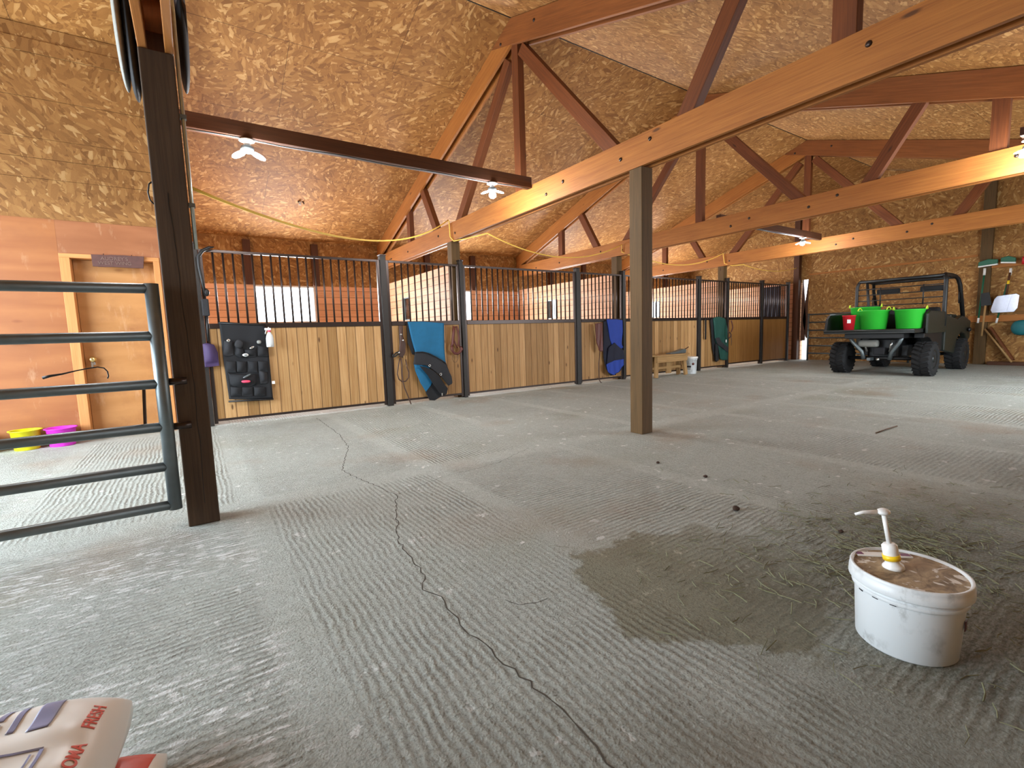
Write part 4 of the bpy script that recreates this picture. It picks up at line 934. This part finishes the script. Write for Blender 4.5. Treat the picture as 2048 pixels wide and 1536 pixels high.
# ================================================================== UTILITY VEHICLE AND ITS LOAD
t = thing('utility_vehicle', 'dark green utility vehicle with cargo bed parked before the end wall', 'vehicle', (11.9, 3.65, 0))
CY = 3.66
def tyre(x, y, r, w, sg):
    pr = [(r*0.56, -w/2+0.02), (r*0.62, -w/2), (r*0.84, -w/2), (r*0.95, -w*0.40), (r*0.975, 0), (r*0.95, w*0.40), (r*0.84, w/2), (r*0.62, w/2), (r*0.56, w/2-0.02)]
    mb = MB().lathe(pr, (x, y, r), 36, (0, 1, 0))
    for i in range(22):
        for s in (-1, 1):
            a = 2*PI*(i+(0.5 if s > 0 else 0))/22; rad = Vector((math.cos(a), 0, math.sin(a))); tan = Vector((-math.sin(a), 0, math.cos(a)))
            sk = (tan+Vector((0, 0.45*s, 0))).normalized(); lat = rad.cross(sk)
            mb.obox(Vector((x, y+s*w*0.25, r))+rad*r*0.965, (sk, lat, rad), (r*0.075, w*0.22, r*0.05))
    ty = part('tyre', mb, 'rubber', t)
    part('rim', MB().lathe([(r*0.57, 0.0), (r*0.55, 0.02), (r*0.40, 0.0), (r*0.22, -0.01), (r*0.2, 0.02), (0, 0.025)], (x, y+sg*(w/2-0.03), r), 24, (0, sg, 0)), 'utv_bed', ty)
for (x, y, sg) in ((11.12, 4.31, 1), (11.12, 2.97, -1), (13.0, 4.28, 1), (13.0, 2.98, -1)): tyre(x, y, 0.312, 0.27, sg)
by0, by1 = 2.99, 4.44
part('bed_floor', MB().box(10.55, 12.0, by0, by1, 0.80, 0.872), 'utv_bed', t, None, 0.006)
part('bed_lip', MB().tube([(10.56, by0, 0.853), (10.56, by1, 0.853)], 0.024, 10), 'utv_bed', t)
part('bed_side', MB().prism([(10.56, 0.872), (12.0, 0.872), (12.0, 1.17), (10.72, 1.17), (10.62, 1.10)], 1, by1-0.045, by1), 'black', t, None, 0.004)
part('bed_side', MB().prism([(10.98, 0.78), (12.0, 0.78), (12.0, 1.17), (11.10, 1.19), (10.98, 1.14)], 1, by0-0.065, by0-0.022), 'utv', t, None, 0.012)
part('bed_side', MB().box(11.94, 12.0, by0+0.02, by1-0.045, 0.872, 1.17), 'black', t, None, 0.006)
part('bed_rail', MB().tube([(10.74, by1-0.03, 1.185), (11.95, by1-0.03, 1.185)], 0.016, 8), 'galv', t)
part('chassis', MB().box(11.35, 13.35, 3.30, 4.02, 0.34, 0.56), 'black', t, None, 0.02)
part('chassis', MB().box(10.75, 11.6, 3.2, 4.15, 0.70, 0.80), 'black', t, None, 0.01)
part('engine', MB().box(11.22, 11.75, 3.40, 3.92, 0.30, 0.70), 'black', t, None, 0.04)
part('axle', MB().tube([(11.12, 3.0, 0.312), (11.12, 4.28, 0.312)], 0.035, 10), 'black', t)
part('axle', MB().tube([(13.0, 3.0, 0.312), (13.0, 4.25, 0.312)], 0.035, 10), 'black', t)
part('muffler', MB().lathe([(0, -0.16), (0.06, -0.155), (0.07, -0.12), (0.07, 0.12), (0.06, 0.155), (0, 0.16)], (11.0, 3.82, 0.60), 20, (0, 1, 0)), 'fleece', t, 'grey muffler')
part('gearbox', MB().box(10.98, 11.1, 3.55, 3.74, 0.38, 0.52), 'fabric_g', t, None, 0.02)
for (ya, yb) in ((4.14, 3.92), (3.26, 3.44)):
    part('suspension_arm', MB().tube([(10.93, ya, 0.76), (10.95, (ya*2+yb)/3, 0.62), (10.97, yb, 0.44), (10.99, yb-(0.03 if ya > yb else -0.03), 0.29)], 0.036, 10), 'galv', t, 'light grey curved arm')
    part('shock_absorber', MB().tube([(11.04, ya-(0.20 if ya > 3.6 else -0.20), 0.66), (11.06, yb-(0.06 if ya > 3.6 else -0.06), 0.44)], 0.022, 8), 'silver', t)
part('hitch', MB().box(10.86, 11.05, 3.74, 3.80, 0.27, 0.33), 'galv', t, None, 0.008)
part('hitch_ball', MB().ball((10.88, 3.62, 0.30), 0.03, 0.03, 0.03), 'silver', t)
# cab, fenders, bonnet
part('seat_base', MB().box(12.05, 12.75, 3.02, 4.40, 0.56, 0.86), 'black', t, None, 0.02)
part('seat_back', MB().box(12.06, 12.20, 3.06, 4.36, 0.86, 1.27), 'rubber', t, None, 0.04)
part('body_side', MB().prism([(12.0, 0.42), (12.62, 0.34), (12.75, 0.62), (12.98, 0.76), (13.28, 0.72), (13.45, 0.55), (13.62, 0.62), (13.62, 0.98), (13.1, 1.10), (12.72, 1.02), (12.02, 1.12)], 1, 2.93, 3.03), 'utv', t, None, 0.02)
part('body_side', MB().prism([(12.0, 0.42), (12.62, 0.34), (12.75, 0.62), (12.98, 0.76), (13.28, 0.72), (13.45, 0.55), (13.62, 0.62), (13.62, 0.98), (13.1, 1.10), (12.72, 1.02), (12.02, 1.12)], 1, 4.31, 4.41), 'utv', t, None, 0.02)
part('bonnet', MB().prism([(12.78, 0.76), (13.62, 0.70), (13.70, 0.84), (13.58, 1.0), (13.1, 1.12), (12.78, 1.13)], 1, 3.04, 4.30), 'utv', t, None, 0.03)
part('rear_fender', MB().prism([(10.98, 0.70), (11.0, 0.79), (12.0, 0.79), (12.0, 0.42), (11.55, 0.42), (11.45, 0.60), (11.3, 0.69), (11.12, 0.715)], 1, 2.97, 3.12), 'black', t, None, 0.01)
part('bumper', MB().tube([(13.66, 3.1, 0.62), (13.78, 3.2, 0.70), (13.78, 4.15, 0.70), (13.66, 4.25, 0.62)], 0.025, 8), 'black', t)
part('side_mirror', MB().ball((13.42, 2.90, 0.80), 0.06, 0.035, 0.05), 'black', t)
RX = 11.93; rr = 0.03
for y, dy in ((2.95, 0.04), (4.40, -0.04)):
    pts = [(RX, y, 0.9), (RX, y, 1.2), (RX, y, 1.76), (RX+0.02, y+dy*0.5, 1.84), (RX+0.08, y+dy, 1.88), (RX+0.5, y+dy, 1.88), (12.62, y+dy, 1.87), (12.74, y+dy*0.5, 1.82), (12.80, y, 1.70), (13.12, y, 1.08)]
    part('roll_bar', MB().tube(pts, rr if dy < 0 else 0.036, 12), 'black', t)
    part('grab_handle', MB().tube([(12.86, y+0.0, 1.58), (12.76, y, 1.54), (12.80, y, 1.34), (12.90, y, 1.38)], 0.011, 8), 'black', t)
part('cross_bar', MB().tube([(RX+0.03, 2.98, 1.865), (RX+0.03, 4.37, 1.865)], rr, 12), 'black', t)
part('cross_bar', MB().tube([(12.68, 2.98, 1.855), (12.68, 4.37, 1.855)], rr, 12), 'black', t)
for z in (1.70, 1.58, 1.46, 1.35): part('guard_bar', MB().tube([(RX, 2.96, z), (RX, 4.39, z)], 0.010, 8), 'black', t)
for y in (3.28, 3.98): part('guard_bar', MB().tube([(RX, y, 1.33), (RX, y, 1.72)], 0.012, 8), 'black', t)
part('guard_bar', MB().tube([(RX, 4.14, 0.95), (RX+0.02, 4.20, 1.5), (RX+0.06, 4.24, 1.84)], 0.026, 10), 'black', t)
for y0_, y1_ in ((3.05, 3.42), (3.75, 4.15)): part('headrest', MB().box(12.22, 12.28, y0_, y1_, 1.60, 1.70), 'rubber', t, None, 0.02)
part('steering_wheel', MB().tube([Vector((12.68, 4.03, 1.16))+Vector((0.12*math.cos(a)*0.35, 0.17*math.sin(a), 0.17*math.cos(a)*0.9)) for a in [2*PI*i/24 for i in range(24)]], 0.014, 8, True), 'black', t)
# load
g = 'green rubber tubs on the cargo bed'
tub((10.99, 3.755, 0.873), 0.20, 0.245, 0.365, 'green', 'rubber_tub', 'lime green tub on the cargo bed, beside the red bucket', 'rope_g', g, 2, PI/2-0.2)
tub((11.06, 3.220, 0.873), 0.19, 0.228, 0.355, 'green', 'rubber_tub', 'lime green tub on the cargo bed, right one next to the side panel', 'rope_g', g, 2, PI/2+0.1)
tub((11.60, 4.115, 0.873), 0.21, 0.255, 0.45, 'green', 'rubber_tub', 'lime green tub on the cargo bed, standing behind the red bucket', 'rope_g', g, 2, PI/2+0.2)
c = (10.735, 4.075, 0.873); t2 = thing('red_bucket', 'red plastic bucket with white sticker on the cargo bed', 'bucket', c)
part('body', MB().lathe([(0, 0.004), (0.085, 0), (0.108, 0.27), (0.116, 0.272), (0.116, 0.285), (0.10, 0.285), (0.08, 0.012), (0, 0.012)], c, 32), 'red', t2)
ac = math.atan2(-c[1], -c[0]); n_ = Vector((math.cos(ac-0.0), math.sin(ac-0.0), 0)); s_ = Vector((-n_.y, n_.x, 0)); q = Vector(c)+Vector((0, 0, 0.17))+n_*0.104
part('sticker', MB().obox(q, (s_, n_, (0, 0, 1)), (0.03, 0.004, 0.035)), 'white', t2, 'white square sticker')
part('handle', MB().tube([Vector(c)+Vector((0.115*math.cos(a)*0.3-0.02, 0.115*math.cos(a), 0.27-0.10*math.sin(a)*0.3)) for a in [PI*i/12 for i in range(13)]], 0.004, 6), 'galv', t2)

# ================================================================== END WALL GATE AND TOOLS
t = thing('pipe_gate', 'light pipe gate against the end wall left of the vehicle', 'gate', (14.35, 6.0, 0))
for z in (1.28, 1.06, 0.84, 0.63, 0.41, 0.20): part('rail', MB().tube([(14.42, 6.46, z), (14.42, 4.19, z)], 0.020, 10), 'galv', t)
part('end_stile', MB().tube([(14.42, 6.47, 0.0), (14.42, 6.47, 1.31)], 0.024, 10), 'galv', t)
part('end_stile', MB().tube([(14.42, 4.18, 0.0), (14.42, 4.18, 1.31)], 0.024, 10), 'galv', t)
XT = 14.46
T_ = lambda x, y, X=XT: PX(X, x, y)
def broom(head, stem, tip, label):
    a, b = T_(*head[0]), T_(*head[1]); t = thing('push_broom', label, 'broom', tuple((a+b)/2), 'push brooms on the wall')
    d = (b-a).normalized(); u_ = Vector((0, 0, 1)); L = (b-a).length
    part('bristles', MB().prism([(a.y, a.z), (b.y, b.z), (b.y, b.z+0.09), ((a.y+b.y)/2, (a.z+b.z)/2+0.125), (a.y, a.z+0.085)], 0, XT-0.045, XT+0.02), 'dgreen', t, None, 0.01)
    part('block', MB().beam(a+Vector((-0.01, 0, -0.012)), b+Vector((-0.01, 0, -0.012)), 0.06, 0.03), 'white', t, None, 0.006)
    s, e = T_(*stem), T_(*tip)
    part('socket', MB().tube([s+Vector((0, 0, 0.09)), s, s+(e-s)*0.06], 0.022, 10), 'white', t)
    part('handle', MB().tube([s, e], 0.016, 10), 'dgreen', t)
    part('tip', MB().tube([e+(s-e)*0.001, e+(e-s).normalized()*0.11], 0.019, 10), 'white', t)
broom(((1957, 533), (1996, 527)), (1969, 545), (1957, 636), 'green push broom hung head up on the end wall, left of the pair')
broom(((2002, 524), (2032, 524)), (2021, 545), (1995, 636), 'green push broom hung head up on the end wall, right of the pair')
t = thing('spade', 'black spade with wooden handle hung head up on the end wall', 'spade', tuple(T_(1973, 600)))
P = [T_(*q, XT-0.03) for q in ((1962, 587), (1979, 584), (1984, 610), (1962, 613))]
part('blade', MB().prism([(p.y, p.z) for p in P], 0, XT-0.045, XT-0.03), 'black', t, None, 0.004)
part('handle', MB().tube([T_(1971, 611, XT-0.04), T_(1963, 672, XT-0.04)], 0.018, 10), 'bench', t, 'pale wooden handle')
t = thing('scoop_shovel', 'shiny aluminium scoop shovel hung on the end wall', 'shovel', tuple(T_(2010, 605)))
P = [T_(*q, XT-0.05) for q in ((1990, 598), (1996, 592), (2034, 587), (2040, 590), (2036, 616), (2029, 624), (1985, 626), (1982, 620))]
part('blade', MB().prism([(p.y, p.z) for p in P], 0, XT-0.105, XT-0.08), 'alum', t, None, 0.006)
part('handle', MB().tube([T_(2012, 592, XT-0.08), T_(2016, 570, XT-0.08), T_(2020, 545, XT-0.08)], 0.018, 10), 'purlin', t)
part('sticker', MB().tube([T_(2016, 568, XT-0.08)+Vector((-0.002, 0, 0)), T_(2017.2, 561, XT-0.08)+Vector((-0.002, 0, 0))], 0.021, 10), 'yellow', t, 'yellow sticker')
part('rib', MB().beam(T_(2020, 590, XT-0.108), T_(2010, 622, XT-0.108), 0.012, 0.05, (0, 1, 0)), 'alum', t)
a, b = T_(1972, 655), T_(2024, 727)
solo('leaning_board', MB().beam((XT+0.075, a.y-0.06, a.z), (XT-0.02, b.y-0.02, 0.12), 0.03, 0.13, (1, 0, 0)), 'web', 'brown board leaning against the end wall under the tools', 'board', (XT, b.y, 0.1), None, 0.003)
solo('wooden_pole', MB().tube([T_(1970, 658, XT+0.06)+Vector((-0.02, 0, 0)), T_(2024, 727, XT-0.05)+Vector((-0.05, 0, 0.03))], 0.018, 10), 'bench', 'pale wooden pole leaning beside the brown board under the tools', 'pole', tuple(T_(2025, 728)))
a, b = T_(2030, 650), T_(2062, 672)
solo('teal_sack', MB().ball(((XT-0.02), (a.y+b.y)/2, (a.z+b.z)/2+0.06), 0.10, 0.18, 0.16, 18, 12, 0.7), 'teal', 'teal sack hung on the end wall at the right edge', 'sack', tuple(a))
a = T_(2052, 520); solo('red_can', MB().lathe([(0, -0.08), (0.06, -0.08), (0.06, 0.06), (0.03, 0.09), (0, 0.09)], a, 18), 'red', 'red container on the upper wall board at the right edge', 'container', tuple(a))

# ================================================================== PUMP BUCKET, FOREGROUND RIGHT
bc = Vector((1.80, 0.49, 0)); t = thing('pump_bucket', 'scuffed white bucket with a hand pump on the floor', 'bucket', tuple(bc))
part('body', MB().lathe([(0, 0.0), (0.122, 0.0), (0.128, 0.006), (0.1365, 0.172), (0.1368, 0.174), (0.1435, 0.1745), (0.1442, 0.1755), (0.1445, 0.184), (0.1440, 0.185), (0.139, 0.186), (0.1388, 0.188), (0.1395, 0.204)], bc, 48), 'bucketw', t)
part('lid_rim', MB().lathe([(0.139, 0.201), (0.1515, 0.199), (0.1535, 0.2005), (0.1540, 0.2015), (0.1530, 0.222), (0.1515, 0.2235), (0.1515, 0.233), (0.1500, 0.2405), (0.1480, 0.2415), (0.1445, 0.2415), (0.1430, 0.2405), (0.1395, 0.232)], bc, 48), 'bucketw', t)
ld_ = part('lid', MB().lathe([(0.1405, 0.234), (0.136, 0.229), (0.10, 0.228), (0.09, 0.231), (0.0, 0.231)], bc, 48), 'tan_dirt', t, 'recessed lid caked with tan dirt')
pb = PZ(0.231, 1787, 1137); pb.z = 0.231
pt = None; d_ = ray(1767, 1026); hd = Vector((pb.x, pb.y, 0)); 
tt = (hd.length)/Vector((d_.x, d_.y, 0)).length*1.0; pt = Vector((0, 0, CAMH))+d_*tt
pc_ = part('pump_collar', MB().lathe([(0.030, 0), (0.028, 0.012), (0.019, 0.02), (0.019, 0.028), (0.021, 0.03), (0.021, 0.075), (0.015, 0.082), (0, 0.082)], pb, 24, (pt-pb)), 'white', t)
part('pump_band', MB().lathe([(0.0235, 0.030), (0.0235, 0.046)], pb, 24, (pt-pb)), 'yellow', pc_, 'yellow band')
part('pump_stem', MB().tube([pb+(pt-pb).normalized()*0.08, pt], 0.0065, 12), 'white', t)
lf = PZ(pt.z-0.004, 1704, 1027); 
dirn = (lf-pt); dirn.z = 0; dirn = dirn.normalized()
part('pump_head', MB().ball(pt+Vector((0, 0, 0.004)), 0.022, 0.018, 0.011), 'white', t)
lf2 = pt+dirn*0.082
part('pump_spout', MB().tube([pt+Vector((0, 0, 0.003)), pt+dirn*0.06+Vector((0, 0, 0.001)), lf2+Vector((0, 0, -0.006))], [0.008, 0.0055, 0.004], 10), 'white', t)
hA, hB = PZ(0.236, 1712, 1107), PZ(0.236, 1822, 1112); hm = (hA+hB)/2; hd = (hB-hA).normalized(); hn = Vector((-hd.y, hd.x, 0))
part('lid_strap', MB().obox(hm, (hd, hn, (0, 0, 1)), ((hB-hA).length/2, 0.014, 0.003)), 'white', ld_, 'white strap across the lid', 0.002)
for q, w in ((0.06, 0.02), (0.88, 0.03)):
    part('strap_slot', MB().obox(hA.lerp(hB, q)+Vector((0, 0, 0.0032)), (hd, hn, (0, 0, 1)), (w/2, 0.009, 0.0006)), 'purple_d', ld_, 'dark slot')
aR = math.atan2(-bc.y, -bc.x)+1.32
part('label', curved(bc.x, bc.y, 0.1365, aR-0.05, aR+0.10, 0.105, 0.135, 4), 'leather_r', t, 'dark red label')
for (px, py) in ((1722, 1176), (1750, 1192), (1786, 1207), (1828, 1217)):
    d_ = ray(px, py); o_ = Vector((0, 0, CAMH)); best = None
    for i in range(4000):
        p = o_+d_*(1.0+0.0004*i); 
        if math.hypot(p.x-bc.x, p.y-bc.y) < 0.1375: best = p; break
    if best:
        nn = Vector((best.x-bc.x, best.y-bc.y, 0)).normalized(); s_ = Vector((-nn.y, nn.x, 0))
        part('scuff', MB().obox(best, (s_, nn, (0, 0, 1)), (0.008, 0.0012, 0.007)), 'fabric_g', t, 'dark torn spot')

# ================================================================== BAGS, FOREGROUND LEFT
def pillow(name, label, cx, cy, rot, hx, hy, z0, h, grp, tilt=0.0):
    t = thing(name, label, 'bag', (cx, cy, z0), grp); ca, sa = math.cos(rot), math.sin(rot)
    def hz(u, v):
        e = max(0.0, (1-abs(u)**5))*max(0.0, (1-abs(v)**5)); return 0.012+(h-0.012)*e**0.42+0.004*math.sin(9*u+3*v)*e+0.003*math.sin(14*v-5*u)*e
    def W(u, v, dz=0.0): x, y = u*hx, v*hy; return (cx+x*ca-y*sa, cy+x*sa+y*ca, z0+hz(u, v)+dz+tilt*(hx-x))
    def Wb(u, v):
        x, y = u*hx, v*hy; e = max(0.0, (1-abs(u)**8))*max(0.0, (1-abs(v)**8)); return (cx+x*ca-y*sa, cy+x*sa+y*ca, z0+0.010*(1-e**0.5)+tilt*(hx-x))
    n = 36; mb = MB(); rd = lambda a, b: (a*math.sqrt(1-b*b*b*b*0.07), b*math.sqrt(1-a*a*a*a*0.07))
    G = [(rd(-1+2*i/n, -1+2*j/n)) for j in range(n+1) for i in range(n+1)]
    vs = [W(*g) for g in G]+[Wb(*g) for g in G]; K = len(G); w = n+1; fs = []
    for j in range(n):
        for i in range(n):
            q = [j*w+i, j*w+i+1, (j+1)*w+i+1, (j+1)*w+i]; fs.append(q); fs.append([K+k for k in q[::-1]])
    ring = list(range(w))+[j*w+n for j in range(1, n+1)]+[n*w+i for i in range(n-1, -1, -1)]+[j*w for j in range(n-1, 0, -1)]
    for i in range(len(ring)): a, b = ring[i], ring[(i+1) % len(ring)]; fs.append([a, K+a, K+b, b])
    mb.add(vs, fs, None, True); part('sack', mb, 'bagw', t)
    def patch(nm, u0, u1, v0, v1, mat, lab=None, sl=0.0):
        k = 10; m2 = MB(); m2.sheet(lambda a, b: W(u0+(u1-u0)*a+sl*b, v0+(v1-v0)*b, 0.0012), k, k, 0.0008, (0, 0, 1)); part(nm, m2, mat, t, lab)
    return t, patch, W, hx, hy
zt = 0.185
cA = PZ(zt-0.045, 254, 1420); cB = PZ(zt-0.05, 268, 1536); cC = PZ(zt-0.03, 0, 1432)
rot = R(-8); TILT = 0.10; hx, hy = 0.30, 0.25
ca, sa = math.cos(rot), math.sin(rot)
ctr = cA+Vector((-ca*hx*0.95, -sa*hx*0.95, 0))+Vector((sa*hy*0.95, -ca*hy*0.95, 0))
t, patch, Wf, hx, hy = pillow('shavings_bag', 'white printed poly bag with red lettering, uppermost at the lower left corner', ctr.x, ctr.y+0.045, rot, hx, hy, 0.096, 0.108, 'white bags', TILT)
patch('printed_block', 0.02, 0.22, 0.28, 0.82, 'printb'); patch('printed_block', 0.50, 0.62, 0.40, 0.80, 'printb')
for i, (u, v0, v1) in enumerate(((0.28, 0.30, 0.42), (0.28, 0.47, 0.58), (0.28, 0.62, 0.85), (0.38, 0.45, 0.82), (-0.10, 0.4, 0.75), (-0.03, 0.5, 0.8))): patch('printed_line', u, u+0.04, v0, v1, 'printb')
for u in (-0.24, -0.31, -0.38): patch('printed_line', u, u+0.04, 0.35, 0.85, 'printr')
patch('printed_rule', -0.9, 0.66, 0.16, 0.18, 'printb'); patch('printed_rule', 0.645, 0.665, -0.8, 0.16, 'printb'); patch('printed_rule', 0.60, 0.61, -0.8, 0.13, 'printb')
for i in range(9): patch('printed_line', -0.5+0.09*i, -0.47+0.09*i, -0.55, 0.08-0.03*(i % 3), 'printb')
for txt, v in (('FRESH', 0.52), ('AROMA', -0.02), ('PINE', -0.50)):
    part('lettering', textmb(txt, 0.030, lambda x, y, z: Wf(0.845-y/hx, v+x/hy*1.0, 0.0012+z), 0.0004, 0.0006), 'printr', t, 'red letters along the edge')
c2 = PZ(0.02, 338, 1532)
ct2 = Vector((c2.x-ca*0.30+sa*0.24-0.03, c2.y-sa*0.30-ca*0.24+0.055, 0))
t, patch, Wf2, _, _ = pillow('shavings_bag', 'white poly bag with red print, lower one poking out at the lower left', ct2.x, ct2.y, rot-0.12, 0.31, 0.27, 0.0, 0.088, 'white bags')
patch('red_band', 0.70, 0.92, 0.2, 0.9, 'printr')

# ================================================================== FLOOR LITTER
rnd = random.Random(11); mb = MB()
for i in range(1500):
    r_ = abs(rnd.gauss(0, 0.55)); a = rnd.uniform(0, 2*PI); x = 2.45+r_*1.25*math.cos(a); y = 0.70+r_*0.75*math.sin(a)
    if math.hypot(x-bc.x, y-bc.y) < 0.17 or y < -1 or x < 1.2: continue
    L = rnd.uniform(0.02, 0.09); th = rnd.uniform(0, PI); w = rnd.uniform(0.0008, 0.0022); dx, dy = math.cos(th), math.sin(th); k = rnd.uniform(-0.4, 0.4); pts = []
    z0 = rnd.uniform(0.001, 0.008); z1 = rnd.uniform(0.001, 0.010); vs = []
    for q in (0, 0.5, 1):
        bx = x+dx*L*(q-0.5)-dy*k*L*q*(1-q); by = y+dy*L*(q-0.5)+dx*k*L*q*(1-q); z = z0+(z1-z0)*q
        vs += [(bx-dy*w, by+dx*w, z), (bx+dy*w, by-dx*w, z), (bx, by, z+w*1.3)]
    fs = []
    for s in (0, 3):
        fs += [[s, s+1, s+4, s+3], [s+1, s+2, s+5, s+4], [s+2, s, s+3, s+5]]
    mb.add(vs, fs)
o = solo('loose_hay', mb, 'haym', 'thin scatter of dry green hay on the concrete around the bucket', 'hay', (2.45, 0.7, 0)); o['kind'] = 'stuff'
dl = [((1472, 1021), 0.022, 'dark lump of dirt on the floor before the hay'), ((1316, 927), 0.014, 'small dark lump of dirt farther out, right of the mid-floor post'), ((1411, 955), 0.015, 'small dark crumb of dirt between two other lumps'), ((1682, 1065), 0.012, 'dark crumb of dirt lying in the hay left of the pump')]
for (p, r_, lab) in dl:
    q = PZ(0, *p); mb = MB().ball((q.x, q.y, r_*0.55), r_, r_*0.85, r_*0.6, 12, 8); rn = random.Random(int(p[0]))
    mb.v = [(v[0]+rn.uniform(-1, 1)*r_*0.12, v[1]+rn.uniform(-1, 1)*r_*0.12, max(0, v[2]+rn.uniform(-1, 1)*r_*0.1)) for v in mb.v]
    solo('dirt_lump', mb, 'dung', lab, 'dirt', (q.x, q.y, 0), 'dirt lumps')
a, b = PZ(0.006, 1752, 866), PZ(0.006, 1794, 852)
solo('stick', MB().tube([a, a.lerp(b, 0.5)+Vector((0.004, 0.004, 0.001)), b], 0.006, 8), 'bark', 'thin brown stick lying on the open floor in front of the vehicle', 'stick', tuple(a))
